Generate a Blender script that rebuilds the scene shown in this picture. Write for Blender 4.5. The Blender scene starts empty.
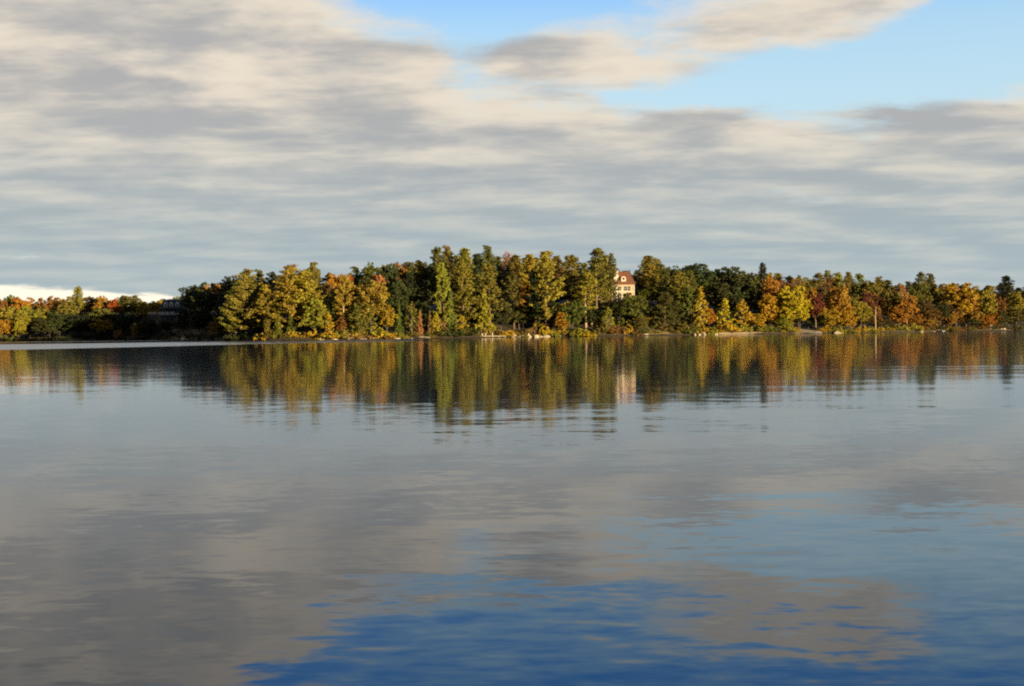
import bpy, math, random
import numpy as np
from mathutils import Vector, Matrix

random.seed(7)
RNG = np.random.default_rng(11)
sc = bpy.context.scene
COL = sc.collection

# ------------------------------------------------------------------ camera
F = 1250.0                       # focal length in pixels
CAM_H = 2.0
PITCH = (343 - 331.4) / F
ROLL = 0.0107
CP, SP = math.cos(PITCH), math.sin(PITCH)
FWD = Vector((0, CP, -SP))
R0, U0 = Vector((1, 0, 0)), Vector((0, SP, CP))
RIGHT = R0 * math.cos(ROLL) - U0 * math.sin(ROLL)
UP = U0 * math.cos(ROLL) + R0 * math.sin(ROLL)
cam_d = bpy.data.cameras.new('camera')
cam_d.sensor_width = 36.0
cam_d.lens = F * 36.0 / 1024.0
cam_d.clip_start, cam_d.clip_end = 0.1, 20000
cam = bpy.data.objects.new('camera', cam_d)
COL.objects.link(cam)
M = Matrix(((RIGHT.x, UP.x, -FWD.x, 0), (RIGHT.y, UP.y, -FWD.y, 0), (RIGHT.z, UP.z, -FWD.z, CAM_H), (0, 0, 0, 1)))
cam.matrix_world = M
sc.camera = cam

# ------------------------------------------------------------------ exposure
EXPO = 1.0
vs = sc.view_settings
vs.view_transform = 'Standard'
vs.look = 'None'
vs.exposure = EXPO
vs.gamma = 1.0
vs.use_curve_mapping = False
sc.cycles.use_denoising = False
sc.cycles.pixel_filter_type = 'BLACKMAN_HARRIS'
sc.cycles.filter_width = 2.1
sc.cycles.max_bounces = 6
sc.cycles.diffuse_bounces = 2
sc.cycles.glossy_bounces = 3
sc.cycles.transmission_bounces = 3

# ------------------------------------------------------------------ sun and sky
SUN_SIDE, SUN_EL = 46.0, 6.5     # degrees to the right of straight behind the camera
s_az, s_el = math.radians(SUN_SIDE), math.radians(SUN_EL)
TO_SUN = Vector((math.cos(s_el) * math.sin(s_az), -math.cos(s_el) * math.cos(s_az), math.sin(s_el)))
ld = bpy.data.lights.new('sun', 'SUN')
ld.energy = 5.0
ld.angle = math.radians(0.53)
ld.color = (1.0, 0.80, 0.45)
sun = bpy.data.objects.new('sun', ld)
COL.objects.link(sun)
sun.rotation_euler = TO_SUN.to_track_quat('Z', 'Y').to_euler()


class NT:
    """Small helper for writing node trees."""
    def __init__(self, tree):
        self.t = tree
        tree.nodes.clear()
    def n(self, typ, **kw):
        nd = self.t.nodes.new(typ)
        for k, v in kw.items():
            setattr(nd, k, v)
        return nd
    def link(self, a, b):
        self.t.links.new(a, b)
    def put(self, sock, v):
        if hasattr(v, 'is_linked') or isinstance(v, bpy.types.NodeSocket):
            self.t.links.new(v, sock)
        else:
            sock.default_value = v
    def m(self, op, a, b=0.0, c=None, clamp=False):
        nd = self.n('ShaderNodeMath', operation=op)
        nd.use_clamp = clamp
        self.put(nd.inputs[0], a)
        self.put(nd.inputs[1], b)
        if c is not None:
            self.put(nd.inputs[2], c)
        return nd.outputs[0]
    def ss(self, x, lo, hi, a=0.0, b=1.0):
        nd = self.n('ShaderNodeMapRange', interpolation_type='SMOOTHSTEP')
        self.put(nd.inputs['Value'], x)
        self.put(nd.inputs['From Min'], lo)
        self.put(nd.inputs['From Max'], hi)
        self.put(nd.inputs['To Min'], a)
        self.put(nd.inputs['To Max'], b)
        return nd.outputs[0]
    def mix(self, fac, a, b, blend='MIX'):
        nd = self.n('ShaderNodeMix', data_type='RGBA', blend_type=blend)
        self.put(nd.inputs['Factor'], fac)
        self.put(nd.inputs[6], a)
        self.put(nd.inputs[7], b)
        return nd.outputs[2]
    def noise(self, vec, scale, detail=4.0, rough=0.5, dist=0.0):
        nd = self.n('ShaderNodeTexNoise')
        if vec is not None:
            self.link(vec, nd.inputs['Vector'])
        nd.inputs['Scale'].default_value = scale
        nd.inputs['Detail'].default_value = detail
        nd.inputs['Roughness'].default_value = rough
        nd.inputs['Distortion'].default_value = dist
        return nd
    def xyz(self, x, y, z):
        nd = self.n('ShaderNodeCombineXYZ')
        self.put(nd.inputs[0], x); self.put(nd.inputs[1], y); self.put(nd.inputs[2], z)
        return nd.outputs[0]
    def sep(self, v):
        nd = self.n('ShaderNodeSeparateXYZ')
        self.link(v, nd.inputs[0])
        return nd.outputs


SKY_STR = 0.10
KS = 1.0 / (SKY_STR * 2 ** EXPO)      # displayed linear value -> sky colour value


def K(r, g, b):
    return (r * KS, g * KS, b * KS, 1)


def build_world():
    w = bpy.data.worlds.new('World')
    sc.world = w
    w.use_nodes = True
    g = NT(w.node_tree)
    out = g.n('ShaderNodeOutputWorld')
    bg = g.n('ShaderNodeBackground')
    bg.inputs['Strength'].default_value = SKY_STR
    g.link(bg.outputs[0], out.inputs[0])
    sky = g.n('ShaderNodeTexSky', sky_type='NISHITA')
    sky.sun_disc = False
    sky.sun_elevation = s_el
    sky.sun_rotation = math.radians(180 - SUN_SIDE)
    sky.air_density, sky.dust_density, sky.ozone_density = 1.0, 0.6, 1.6
    tc = g.n('ShaderNodeTexCoord')
    D = tc.outputs['Generated']
    x, y, z = g.sep(D)
    z = g.m('MAXIMUM', z, 0.0)
    az = g.m('ARCTAN2', x, y)
    U = g.m('MULTIPLY', az, F)
    V = g.m('MULTIPLY', g.m('ARCSINE', z), F)
    zz = g.m('ADD', z, 0.09)
    px = g.m('DIVIDE', x, zz)
    py = g.m('DIVIDE', y, zz)
    P = g.xyz(px, py, 0.0)
    # wobble that breaks every large outline
    n1 = g.noise(P, 1.5, 7, 0.56, 0.35).outputs['Fac']
    n2 = g.noise(g.xyz(g.m('ADD', px, 13.1), g.m('MULTIPLY', py, 1.0), 3.0), 3.4, 8, 0.58, 0.3).outputs['Fac']
    n5 = g.noise(g.xyz(g.m('MULTIPLY', x, 1.0), g.m('MULTIPLY', y, 1.0), g.m('MULTIPLY', z, 2.3)), 9.0, 9, 0.60, 0.45).outputs['Fac']
    n5c = g.m('SUBTRACT', n5, 0.5)
    n1c = g.m('SUBTRACT', n1, 0.5)
    n2c = g.m('SUBTRACT', n2, 0.5)
    # broad deck of stratocumulus up to 10 degrees
    deck_top = g.m('ADD', 213, g.m('MULTIPLY', n1c, 36))
    deck = g.m('DIVIDE', g.m('SUBTRACT', deck_top, V), 20)
    # bank that climbs towards the west
    lb = g.m('ADD', -195, g.m('MULTIPLY', g.m('SUBTRACT', 335, g.m('MINIMUM', V, 420)), 2.9))
    left = g.m('DIVIDE', g.m('SUBTRACT', lb, U), 120)
    # tongue of cloud reaching up into the clear gap
    axis = g.m('ADD', 270, g.m('MULTIPLY', g.m('SUBTRACT', U, 88), 0.145))
    hw = g.m('MAXIMUM', g.m('SUBTRACT', 42, g.m('MULTIPLY', g.m('ABSOLUTE', g.m('SUBTRACT', U, 150)), 0.068)), 9)
    tq = g.m('DIVIDE', g.m('SUBTRACT', V, axis), hw)
    tong = g.m('MULTIPLY', g.m('SUBTRACT', 1.08, g.m('MULTIPLY', tq, tq)), 0.62)
    tong = g.m('SUBTRACT', tong, g.m('MULTIPLY', g.ss(U, 340, 520), 2.6))
    tong = g.m('SUBTRACT', tong, g.m('MULTIPLY', g.ss(U, -60, -200), 2.0))
    # broken cloud higher up
    high = g.m('SUBTRACT', g.m('MULTIPLY', g.ss(V, 420, 620), 1.1), 1.5)
    high = g.m('SUBTRACT', high, g.m('MULTIPLY', g.ss(U, -350, 50), 0.9))
    cov = g.m('MAXIMUM', g.m('MAXIMUM', deck, left), g.m('MAXIMUM', tong, high))
    cov = g.m('MINIMUM', cov, 1.2)
    cov = g.m('ADD', cov, g.m('ADD', g.m('MULTIPLY', n1c, 2.6), g.m('MULTIPLY', n2c, 1.8)))
    cov = g.m('ADD', cov, g.m('MULTIPLY', n5c, 1.5))
    # clear slot under the deck on the far west horizon
    slot_top = g.m('SUBTRACT', 49, g.m('MULTIPLY', g.m('ADD', U, 512), 0.062))
    slot = g.m('MULTIPLY', g.ss(g.m('SUBTRACT', g.m('ADD', slot_top, g.m('MULTIPLY', n2c, 16)), V), -2.5, 2.0), g.ss(U, -290, -345))
    dens = g.ss(cov, -0.28, 0.75)
    # modelling inside the cloud
    lx, ly = -0.16, 0.20
    sx_ = g.m('MULTIPLY', px, 0.8)
    n3a = g.noise(g.xyz(sx_, py, 7.0), 2.3, 8, 0.55, 0.25).outputs['Fac']
    n3b = g.noise(g.xyz(g.m('ADD', sx_, lx), g.m('ADD', py, ly), 7.0), 2.3, 4, 0.55, 0.25).outputs['Fac']
    rel = g.m('SUBTRACT', n3a, n3b)
    lit = g.m('ADD', g.m('MULTIPLY', rel, 2.6), g.m('MULTIPLY', g.m('SUBTRACT', n2, 0.5), 0.8))
    n4 = g.noise(g.xyz(g.m('MULTIPLY', px, 1.1), g.m('MULTIPLY', py, 2.6), 17.0), 2.6, 7, 0.6, 0.2).outputs['Fac']
    lit = g.m('ADD', lit, g.m('MULTIPLY', g.m('SUBTRACT', n4, 0.5), 0.9))
    lit = g.m('ADD', lit, g.m('MULTIPLY', n5c, g.ss(V, 90, 260, 0.35, 1.5)))
    thin = g.ss(cov, 1.3, 0.1)
    lit = g.m('ADD', lit, g.m('MULTIPLY', thin, 0.35))
    lit = g.m('ADD', lit, g.ss(V, 60, 300, -0.10, 0.10))
    lit = g.ss(lit, g.ss(V, 60, 270, -0.72, -0.40), g.ss(V, 60, 270, 1.15, 0.70))
    up = g.ss(V, 40, 250)
    shade = g.mix(up, K(.38, .47, .51), K(.44, .44, .44))
    light = g.mix(up, K(.55, .59, .565), K(.83, .74, .61))
    ccol = g.mix(lit, shade, light)
    # pale air low down; sky itself deepens with height
    hz = g.ss(V, 90, 0)
    ccol = g.mix(g.m('MULTIPLY', hz, 0.55), ccol, K(.50, .56, .57))
    tint = g.mix(g.ss(V, 190, 430), (1.75, 1.50, 1.55, 1), (0.55, 1.10, 2.0, 1))
    clear = g.mix(1.0, sky.outputs[0], tint, 'MULTIPLY')
    blue = g.mix(g.ss(V, 200, 335), K(.53, .76, .88), K(.43, .70, .91))
    blue = g.mix(g.ss(V, 275, 410), blue, K(.085, .39, 1.10))
    clear = g.mix(0.85, clear, blue)
    clear = g.mix(g.m('MULTIPLY', g.ss(V, 120, 20), 0.9), clear, K(1.05, .98, .80))
    col = g.mix(dens, clear, ccol)
    col = g.mix(slot, col, K(1.08, 1.0, .82))
    # unseen dark cloud overhead and behind the viewer, added to cut fill light
    fill_cut = g.m('MAXIMUM', g.ss(y, 0.25, -0.25), g.ss(z, 0.55, 0.80))
    col = g.mix(fill_cut, col, g.mix(n2, K(.07, .08, .10), K(.20, .215, .24)))
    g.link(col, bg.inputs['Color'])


build_world()

# ------------------------------------------------------------------ pixel <-> place


def ray(px, py):
    d = FWD + RIGHT * ((px - 512) / F) - UP * ((py - 343) / F)
    return d / d.y


def interp(tab, x):
    xs = [t[0] for t in tab]
    return float(np.interp(x, xs, [t[1] for t in tab]))


SHORE = [(-500, 560), (0, 545), (120, 535), (160, 520), (185, 490), (205, 455), (228, 415), (270, 402), (330, 398), (420, 412),
         (500, 422), (600, 428), (700, 442), (800, 466), (850, 478), (900, 498), (950, 528), (1024, 560), (1500, 620)]
HILL = [(-500, 6), (0, 5), (110, 7), (150, 11), (190, 10), (240, 6), (330, 6), (420, 9), (500, 10), (560, 11), (620, 12), (680, 10),
        (760, 6), (900, 4.5), (1024, 5), (1500, 8)]
HWID = [(-500, 60), (0, 60), (150, 34), (190, 34), (240, 45), (420, 42), (560, 30), (620, 21), (680, 34), (760, 55), (1500, 70)]


def shore_at(a):
    return interp(SHORE, 512 + F * a)


def smooth(t):
    t = min(1.0, max(0.0, t))
    return t * t * (3 - 2 * t)


def ground_z(X, Y):
    a = X / Y
    p = 512 + F * a
    wob = 2.2 * math.sin(X * 0.11) + 1.3 * math.sin(X * 0.31 + 1.0) + 0.6 * math.sin(X * 0.9)
    d = Y - shore_at(a) - wob * 0.5
    if d < 0:
        return max(-4.0, d * 0.18)
    bank = 0.75 * smooth(d / 2.2)
    hill = interp(HILL, p) * smooth((d - 1.0) / interp(HWID, p))
    bump = 0.35 * math.sin(X * 0.17 + Y * 0.11) * smooth(d / 12)
    rise = interp([(0, 7.0), (190, 7.0), (290, 12.0), (430, 15.0), (1100, 15.0)], p) * smooth((d - 66) / 75.0)
    return bank + hill + bump + rise


def place(px, d, py=333):
    """ground point seen in image column px, d metres behind the shoreline"""
    r = ray(px, py)
    a = r.x
    Y = shore_at(a) + d
    X = a * Y
    return X, Y, ground_z(X, Y)


def height_at(px, py, Y):
    return CAM_H + ray(px, py).z * Y


# ------------------------------------------------------------------ mesh helpers
class MB:
    def __init__(self):
        self.v, self.f, self.a = [], [], []
        self.n = 0
    def add(self, verts, faces, a=0.5):
        verts = np.asarray(verts, dtype=np.float32).reshape(-1, 3)
        self.v.append(verts)
        for fc in faces:
            self.f.append([i + self.n for i in fc])
        self.a.extend([a] * len(faces))
        self.n += len(verts)
    def quads(self, V, att):
        k = len(V) // 4
        idx = (np.arange(k * 4).reshape(-1, 4) + self.n)
        self.v.append(V.astype(np.float32))
        self.f.extend(idx.tolist())
        self.a.extend(att.tolist())
        self.n += len(V)
    def box(self, x0, x1, y0, y1, z0, z1):
        self.add([(x0, y0, z0), (x1, y0, z0), (x1, y1, z0), (x0, y1, z0), (x0, y0, z1), (x1, y0, z1), (x1, y1, z1), (x0, y1, z1)],
                 [(0, 3, 2, 1), (4, 5, 6, 7), (0, 1, 5, 4), (1, 2, 6, 5), (2, 3, 7, 6), (3, 0, 4, 7)])
    def tube(self, pts, rad, sides=7):
        pts = [Vector(p) for p in pts]
        rings = []
        for i, p in enumerate(pts):
            t = (pts[min(i + 1, len(pts) - 1)] - pts[max(i - 1, 0)]).normalized()
            u = t.orthogonal().normalized()
            if abs(t.z) > 0.5:
                u = Vector((1, 0, 0)); u = (u - t * u.dot(t)).normalized()
            w = t.cross(u)
            for k in range(sides):
                an = 2 * math.pi * k / sides
                rings.append(p + (u * math.cos(an) + w * math.sin(an)) * rad[i])
        fs = []
        for i in range(len(pts) - 1):
            for k in range(sides):
                b, c = i * sides + k, i * sides + (k + 1) % sides
                fs.append((b, c, c + sides, b + sides))
        fs.append(tuple(reversed(range(sides))))
        fs.append(tuple(range((len(pts) - 1) * sides, len(pts) * sides)))
        self.add(rings, fs)
    def mesh(self, name, mat=None, smooth_=False):
        me = bpy.data.meshes.new(name)
        me.from_pydata(np.concatenate(self.v).tolist(), [], self.f)
        at = me.attributes.new('vary', 'FLOAT', 'FACE')
        at.data.foreach_set('value', np.asarray(self.a, dtype=np.float32))
        if mat:
            me.materials.append(mat)
        if smooth_:
            me.polygons.foreach_set('use_smooth', [True] * len(me.polygons))
        me.update()
        return me


def obj(name, me, parent=None, loc=(0, 0, 0), color=None):
    o = bpy.data.objects.new(name, me)
    COL.objects.link(o)
    o.location = loc
    if parent:
        o.parent = parent
    if color:
        o.color = (*color, 1)
    return o


def tag(o, label, cat, group=None, kind=None):
    if kind:
        o['kind'] = kind
    if label:
        o['label'] = label
    if cat:
        o['category'] = cat
    if group:
        o['group'] = group
    return o


def thing(name, label, cat, loc, group=None, rz=0.0):
    o = bpy.data.objects.new(name, None)
    COL.objects.link(o)
    o.location = loc
    o.rotation_euler = (0, 0, rz)
    return tag(o, label, cat, group)


# ------------------------------------------------------------------ materials
def new_mat(name):
    m = bpy.data.materials.new(name)
    m.use_nodes = True
    g = NT(m.node_tree)
    out = g.n('ShaderNodeOutputMaterial')
    return m, g, out


def simple(name, col, rough=0.7, var=0.25, scale=2.0):
    m, g, out = new_mat(name)
    b = g.n('ShaderNodeBsdfPrincipled')
    tc = g.n('ShaderNodeTexCoord')
    nz = g.noise(tc.outputs['Object'], scale, 5, 0.6).outputs['Fac']
    f = g.ss(nz, 0.3, 0.7)
    lo = tuple(c * (1 - var) for c in col) + (1,)
    hi = tuple(min(1, c * (1 + var)) for c in col) + (1,)
    g.link(g.mix(f, lo, hi), b.inputs['Base Color'])
    b.inputs['Roughness'].default_value = rough
    g.link(b.outputs[0], out.inputs[0])
    return m


def leaf_material():
    m, g, out = new_mat('leaves')
    oi = g.n('ShaderNodeObjectInfo')
    at = g.n('ShaderNodeAttribute', attribute_type='GEOMETRY', attribute_name='vary')
    v = at.outputs['Fac']
    hs = g.n('ShaderNodeHueSaturation')
    g.link(oi.outputs['Color'], hs.inputs['Color'])
    g.put(hs.inputs['Hue'], g.m('ADD', 0.485, g.m('MULTIPLY', v, 0.034)))
    g.put(hs.inputs['Value'], g.m('ADD', 0.75, g.m('MULTIPLY', v, 0.55)))
    d = g.n('ShaderNodeBsdfPrincipled')
    d.inputs['Roughness'].default_value = 0.6
    d.inputs['Specular IOR Level'].default_value = 0.25
    t = g.n('ShaderNodeBsdfTranslucent')
    g.link(hs.outputs[0], d.inputs['Base Color'])
    g.link(hs.outputs[0], t.inputs['Color'])
    mx = g.n('ShaderNodeMixShader')
    mx.inputs[0].default_value = 0.12
    g.link(d.outputs[0], mx.inputs[1])
    g.link(t.outputs[0], mx.inputs[2])
    g.link(mx.outputs[0], out.inputs[0])
    return m


def bark_material():
    m, g, out = new_mat('bark')
    oi = g.n('ShaderNodeObjectInfo')
    tc = g.n('ShaderNodeTexCoord')
    mp = g.n('ShaderNodeMapping')
    mp.inputs['Scale'].default_value = (6, 6, 1.2)
    g.link(tc.outputs['Object'], mp.inputs[0])
    nz = g.noise(mp.outputs[0], 1.0, 5, 0.65).outputs['Fac']
    c = g.mix(g.ss(nz, 0.3, 0.7), (0.55, 0.52, 0.5, 1), (1.25, 1.2, 1.15, 1))
    b = g.n('ShaderNodeBsdfPrincipled')
    g.link(g.mix(1.0, oi.outputs['Color'], c, 'MULTIPLY'), b.inputs['Base Color'])
    b.inputs['Roughness'].default_value = 0.9
    g.link(b.outputs[0], out.inputs[0])
    return m


def ground_material():
    m, g, out = new_mat('forest_floor')
    tc = g.n('ShaderNodeTexCoord')
    P = tc.outputs['Object']
    x, y, z = g.sep(P)
    nz = g.noise(P, 0.25, 6, 0.62).outputs['Fac']
    nb = g.noise(P, 1.6, 5, 0.6).outputs['Fac']
    floor = g.mix(g.ss(nz, 0.35, 0.65), (0.026, 0.019, 0.009, 1), (0.055, 0.040, 0.014, 1))
    bank = g.mix(g.ss(nb, 0.35, 0.65), (0.035, 0.027, 0.014, 1), (0.11, 0.075, 0.04, 1))
    grass = g.mix(g.ss(nz, 0.4, 0.6), (0.10, 0.075, 0.02, 1), (0.20, 0.15, 0.035, 1))
    lowf = g.ss(g.m('ADD', z, g.m('MULTIPLY', g.m('SUBTRACT', nb, 0.5), 0.9)), 1.0, 0.35)
    c = g.mix(g.ss(z, 2.2, 1.0), floor, grass)
    c = g.mix(lowf, c, bank)
    wet = g.ss(z, 0.55, 0.10)
    c = g.mix(g.m('MULTIPLY', wet, 0.85), c, (0.03, 0.024, 0.016, 1))
    b = g.n('ShaderNodeBsdfPrincipled')
    g.link(c, b.inputs['Base Color'])
    b.inputs['Roughness'].default_value = 0.9
    bp = g.n('ShaderNodeBump')
    bp.inputs['Distance'].default_value = 0.4
    g.link(nb, bp.inputs['Height'])
    g.link(bp.outputs[0], b.inputs['Normal'])
    g.link(b.outputs[0], out.inputs[0])
    return m


def water_material():
    m, g, out = new_mat('lake_water')
    tc = g.n('ShaderNodeTexCoord')
    x, y, z = g.sep(tc.outputs['Object'])

    def slope(sx, sy, seed, detail, amp_x, amp_y):
        nd = g.noise(g.xyz(g.m('MULTIPLY', x, sx), g.m('MULTIPLY', y, sy), seed), 1.0, detail, 0.5, 0.2)
        r, gg, bb = g.sep(nd.outputs['Color'])
        return g.m('MULTIPLY', g.m('SUBTRACT', r, 0.5), amp_x), g.m('MULTIPLY', g.m('SUBTRACT', gg, 0.5), amp_y)
    w1 = slope(3.2, 6.5, 1.0, 5, 0.014, 0.040)
    w2 = slope(0.75, 1.9, 5.0, 3, 0.012, 0.040)
    w3 = slope(0.10, 0.32, 9.0, 2, 0.008, 0.030)
    # calm lanes and ruffled patches
    pt = g.noise(g.xyz(g.m('MULTIPLY', x, 0.020), g.m('MULTIPLY', y, 0.05), 21.0), 1.0, 3, 0.5).outputs['Fac']
    ruf = g.m('MULTIPLY', g.ss(pt, 0.35, 0.65, 0.55, 1.35), g.ss(y, 7, 40, 1.15, 0.34))
    # boat wake: long even swell on the east side
    wv = g.m('SINE', g.m('ADD', g.m('MULTIPLY', y, 1.45), g.m('ADD', g.m('MULTIPLY', x, 0.12), g.m('MULTIPLY', pt, 9.0))))
    wm = g.m('MULTIPLY', g.ss(x, 1.0, 12.0), g.m('MULTIPLY', g.ss(y, 22, 36), g.ss(y, 110, 60)))
    wy = g.m('MULTIPLY', g.m('MULTIPLY', wv, wm), g.ss(pt, 0.35, 0.7, 0.0, 0.0055))
    nx = g.m('MULTIPLY', g.m('ADD', w1[0], g.m('ADD', w2[0], w3[0])), ruf)
    ny = g.m('ADD', g.m('MULTIPLY', g.m('ADD', w1[1], g.m('ADD', w2[1], w3[1])), ruf), wy)
    vm = g.n('ShaderNodeVectorMath', operation='NORMALIZE')
    g.link(g.xyz(nx, ny, 1.0), vm.inputs[0])
    # bands of wind-ruffled water in front of the far shores
    pc = g.m('ADD', 512, g.m('MULTIPLY', g.m('DIVIDE', x, g.m('MAXIMUM', y, 1.0)), F))
    wob = g.m('MULTIPLY', g.m('SUBTRACT', g.noise(g.xyz(g.m('MULTIPLY', x, 0.02), g.m('MULTIPLY', y, 0.02), 3.3), 1.0, 3, 0.5).outputs['Fac'], 0.5), 30.0)
    yy = g.m('ADD', y, wob)
    near = g.ss(pc, 0, 430, 190, 285)
    far = g.ss(pc, 0, 430, 332, 388)
    b1 = g.m('MULTIPLY', g.ss(g.m('SUBTRACT', yy, near), -6, 10), g.ss(g.m('SUBTRACT', far, yy), -6, 10))
    b1 = g.m('MULTIPLY', b1, g.ss(pc, 445, 405))
    b2 = g.m('MULTIPLY', g.m('MULTIPLY', g.ss(yy, 425, 440), g.ss(yy, 530, 515)), g.ss(pc, 215, 160))
    b3 = g.m('MULTIPLY', g.m('MULTIPLY', g.ss(yy, 440, 455), g.ss(yy, 525, 510)), g.m('MULTIPLY', g.ss(pc, 925, 950), g.ss(pc, 1025, 1005)))
    band = g.m('MAXIMUM', b1, g.m('MAXIMUM', g.m('MULTIPLY', b2, 0.9), g.m('MULTIPLY', b3, 0.8)))
    b = g.n('ShaderNodeBsdfPrincipled')
    b.inputs['Base Color'].default_value = (0.003, 0.014, 0.032, 1)
    b.inputs['IOR'].default_value = 1.285
    b.inputs['Specular Tint'].default_value = (0.82, 0.94, 1.0, 1)
    cn = g.noise(g.xyz(g.m('MULTIPLY', x, 1.7), g.m('MULTIPLY', y, 1.7), 40.0), 1.0, 2, 0.5)
    cr_, cg_, cb_ = g.sep(cn.outputs['Color'])
    chop = g.n('ShaderNodeVectorMath', operation='NORMALIZE')
    ny = g.m('SUBTRACT', ny, g.ss(y, 26, 9, 0.0, 0.015))
    ny2 = g.m('ADD', ny, g.m('MULTIPLY', band, g.m('MULTIPLY', g.m('SUBTRACT', cg_, 0.84), 0.16)))
    nx2 = g.m('ADD', nx, g.m('MULTIPLY', band, g.m('MULTIPLY', g.m('SUBTRACT', cr_, 0.5), 0.12)))
    g.link(g.xyz(nx2, ny2, 1.0), chop.inputs[0])
    g.put(b.inputs['Roughness'], g.m('ADD', 0.05, g.m('MULTIPLY', band, 0.12)))
    g.link(chop.outputs[0], b.inputs['Normal'])
    g.link(b.outputs[0], out.inputs[0])
    return m


LEAF = leaf_material()
BARK = bark_material()
GROUND = ground_material()
WATER = water_material()
M_CREAM = simple('cream_stucco', (0.46, 0.33, 0.225), 0.85, 0.10, 1.2)
M_TRIM = simple('white_trim', (0.60, 0.53, 0.44), 0.6, 0.06)
M_ROOF = simple('red_brown_shingles', (0.17, 0.062, 0.035), 0.8, 0.3, 3.0)
M_DARKROOF = simple('dark_slate', (0.035, 0.038, 0.045), 0.7, 0.3, 3.0)
M_GREYWALL = simple('grey_clapboard', (0.10, 0.11, 0.12), 0.8, 0.15)
M_GLASS = simple('window_glass', (0.02, 0.022, 0.025), 0.12, 0.1)
M_WOOD = simple('weathered_boards', (0.40, 0.31, 0.21), 0.85, 0.3, 4.0)
M_ROCK = simple('granite', (0.36, 0.29, 0.22), 0.9, 0.45, 1.3)
M_PALEROCK = simple('pale_granite', (0.36, 0.29, 0.21), 0.9, 0.3, 1.3)
M_SAND = simple('beach_sand', (0.33, 0.245, 0.155), 0.95, 0.25, 0.8)
M_RAMP = simple('gravel_ramp', (0.30, 0.25, 0.20), 0.95, 0.3, 0.9)
M_HULL = simple('white_hull', (0.78, 0.78, 0.76), 0.35, 0.05)
M_MOTOR = simple('black_motor', (0.03, 0.03, 0.03), 0.4, 0.1)
M_SEAT = simple('tan_seat', (0.35, 0.25, 0.15), 0.6, 0.1)


# ------------------------------------------------------------------ ground and water
def build_ground():
    px = np.concatenate([np.linspace(-420, 0, 15)[:-1], np.linspace(0, 1024, 171), np.linspace(1024, 1450, 15)[1:]])
    ds = [-330, -180, -90, -40, -18, -8, -4, -2, -1, 0, 0.6, 1.2, 2, 3, 4.5, 6, 8, 11, 14, 18, 22, 27, 33, 40, 50, 62, 78, 100, 130, 180, 260, 420, 800, 1800, 4200]
    vs_, fs = [], []
    for d in ds:
        for p in px:
            a = (p - 512) / F
            Y = max(4.0, shore_at(a) + d)
            X = a * Y
            vs_.append((X, Y, ground_z(X, Y)))
    n = len(px)
    for i in range(len(ds) - 1):
        for k in range(n - 1):
            fs.append((i * n + k, i * n + k + 1, (i + 1) * n + k + 1, (i + 1) * n + k))
    b = MB()
    b.add(vs_, fs)
    o = obj('ground', b.mesh('ground', GROUND, True))
    tag(o, 'wooded rise behind the lake shore with brown leaf litter', 'ground', kind='structure')
    w = MB()
    xs = [-2500, -600, -120, 0, 120, 600, 2500]
    ys = [-900, -60, 0, 60, 200, 700, 3000]
    vs2 = [(X, Y, 0.0) for Y in ys for X in xs]
    k = len(xs)
    w.add(vs2, [(j * k + i, j * k + i + 1, (j + 1) * k + i + 1, (j + 1) * k + i) for j in range(len(ys) - 1) for i in range(k - 1)])
    o = obj('lake_water', w.mesh('lake_water', WATER))
    tag(o, 'calm rippled lake mirroring trees and clouds', 'water', kind='structure')


build_ground()


def shore_strip(name, mat, p0, p1, d0, d1, dz, label):
    """a low strip of beach or ramp that follows the ground"""
    n, k = max(6, int((p1 - p0) / 1.2)), 6
    vs_, fs = [], []
    for i in range(n + 1):
        p = p0 + (p1 - p0) * i / n
        taper = min(1.0, 4 * min(i, n - i) / n + 0.12)
        for j in range(k + 1):
            d = d0 + (d1 - d0) * taper * j / k
            X, Y, Z = place(p, d)
            vs_.append((X, Y, Z + dz * (1 if j < k else 0.2)))
    for i in range(n):
        for j in range(k):
            a = i * (k + 1) + j
            fs.append((a, a + k + 1, a + k + 2, a + 1))
    b = MB()
    b.add(vs_, fs)
    o = obj(name, b.mesh(name, mat, True))
    return tag(o, label, name.split('_')[-1], kind='structure')


shore_strip('sandy_beach', M_SAND, 714, 762, 0.2, 4.5, 0.10, 'pale sandy beach below the golden trees')
shore_strip('grassy_beach', simple('dry_beach_grass', (0.34, 0.25, 0.09), 0.95, 0.35, 1.0), 636, 668, 0.3, 5.0, 0.10, 'pale dry grass beach beside the cream house grove')
shore_strip('boat_ramp', M_RAMP, 795, 822, 0.0, 13.0, 0.12, 'grey gravel boat ramp beside the yellow maple')


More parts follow.
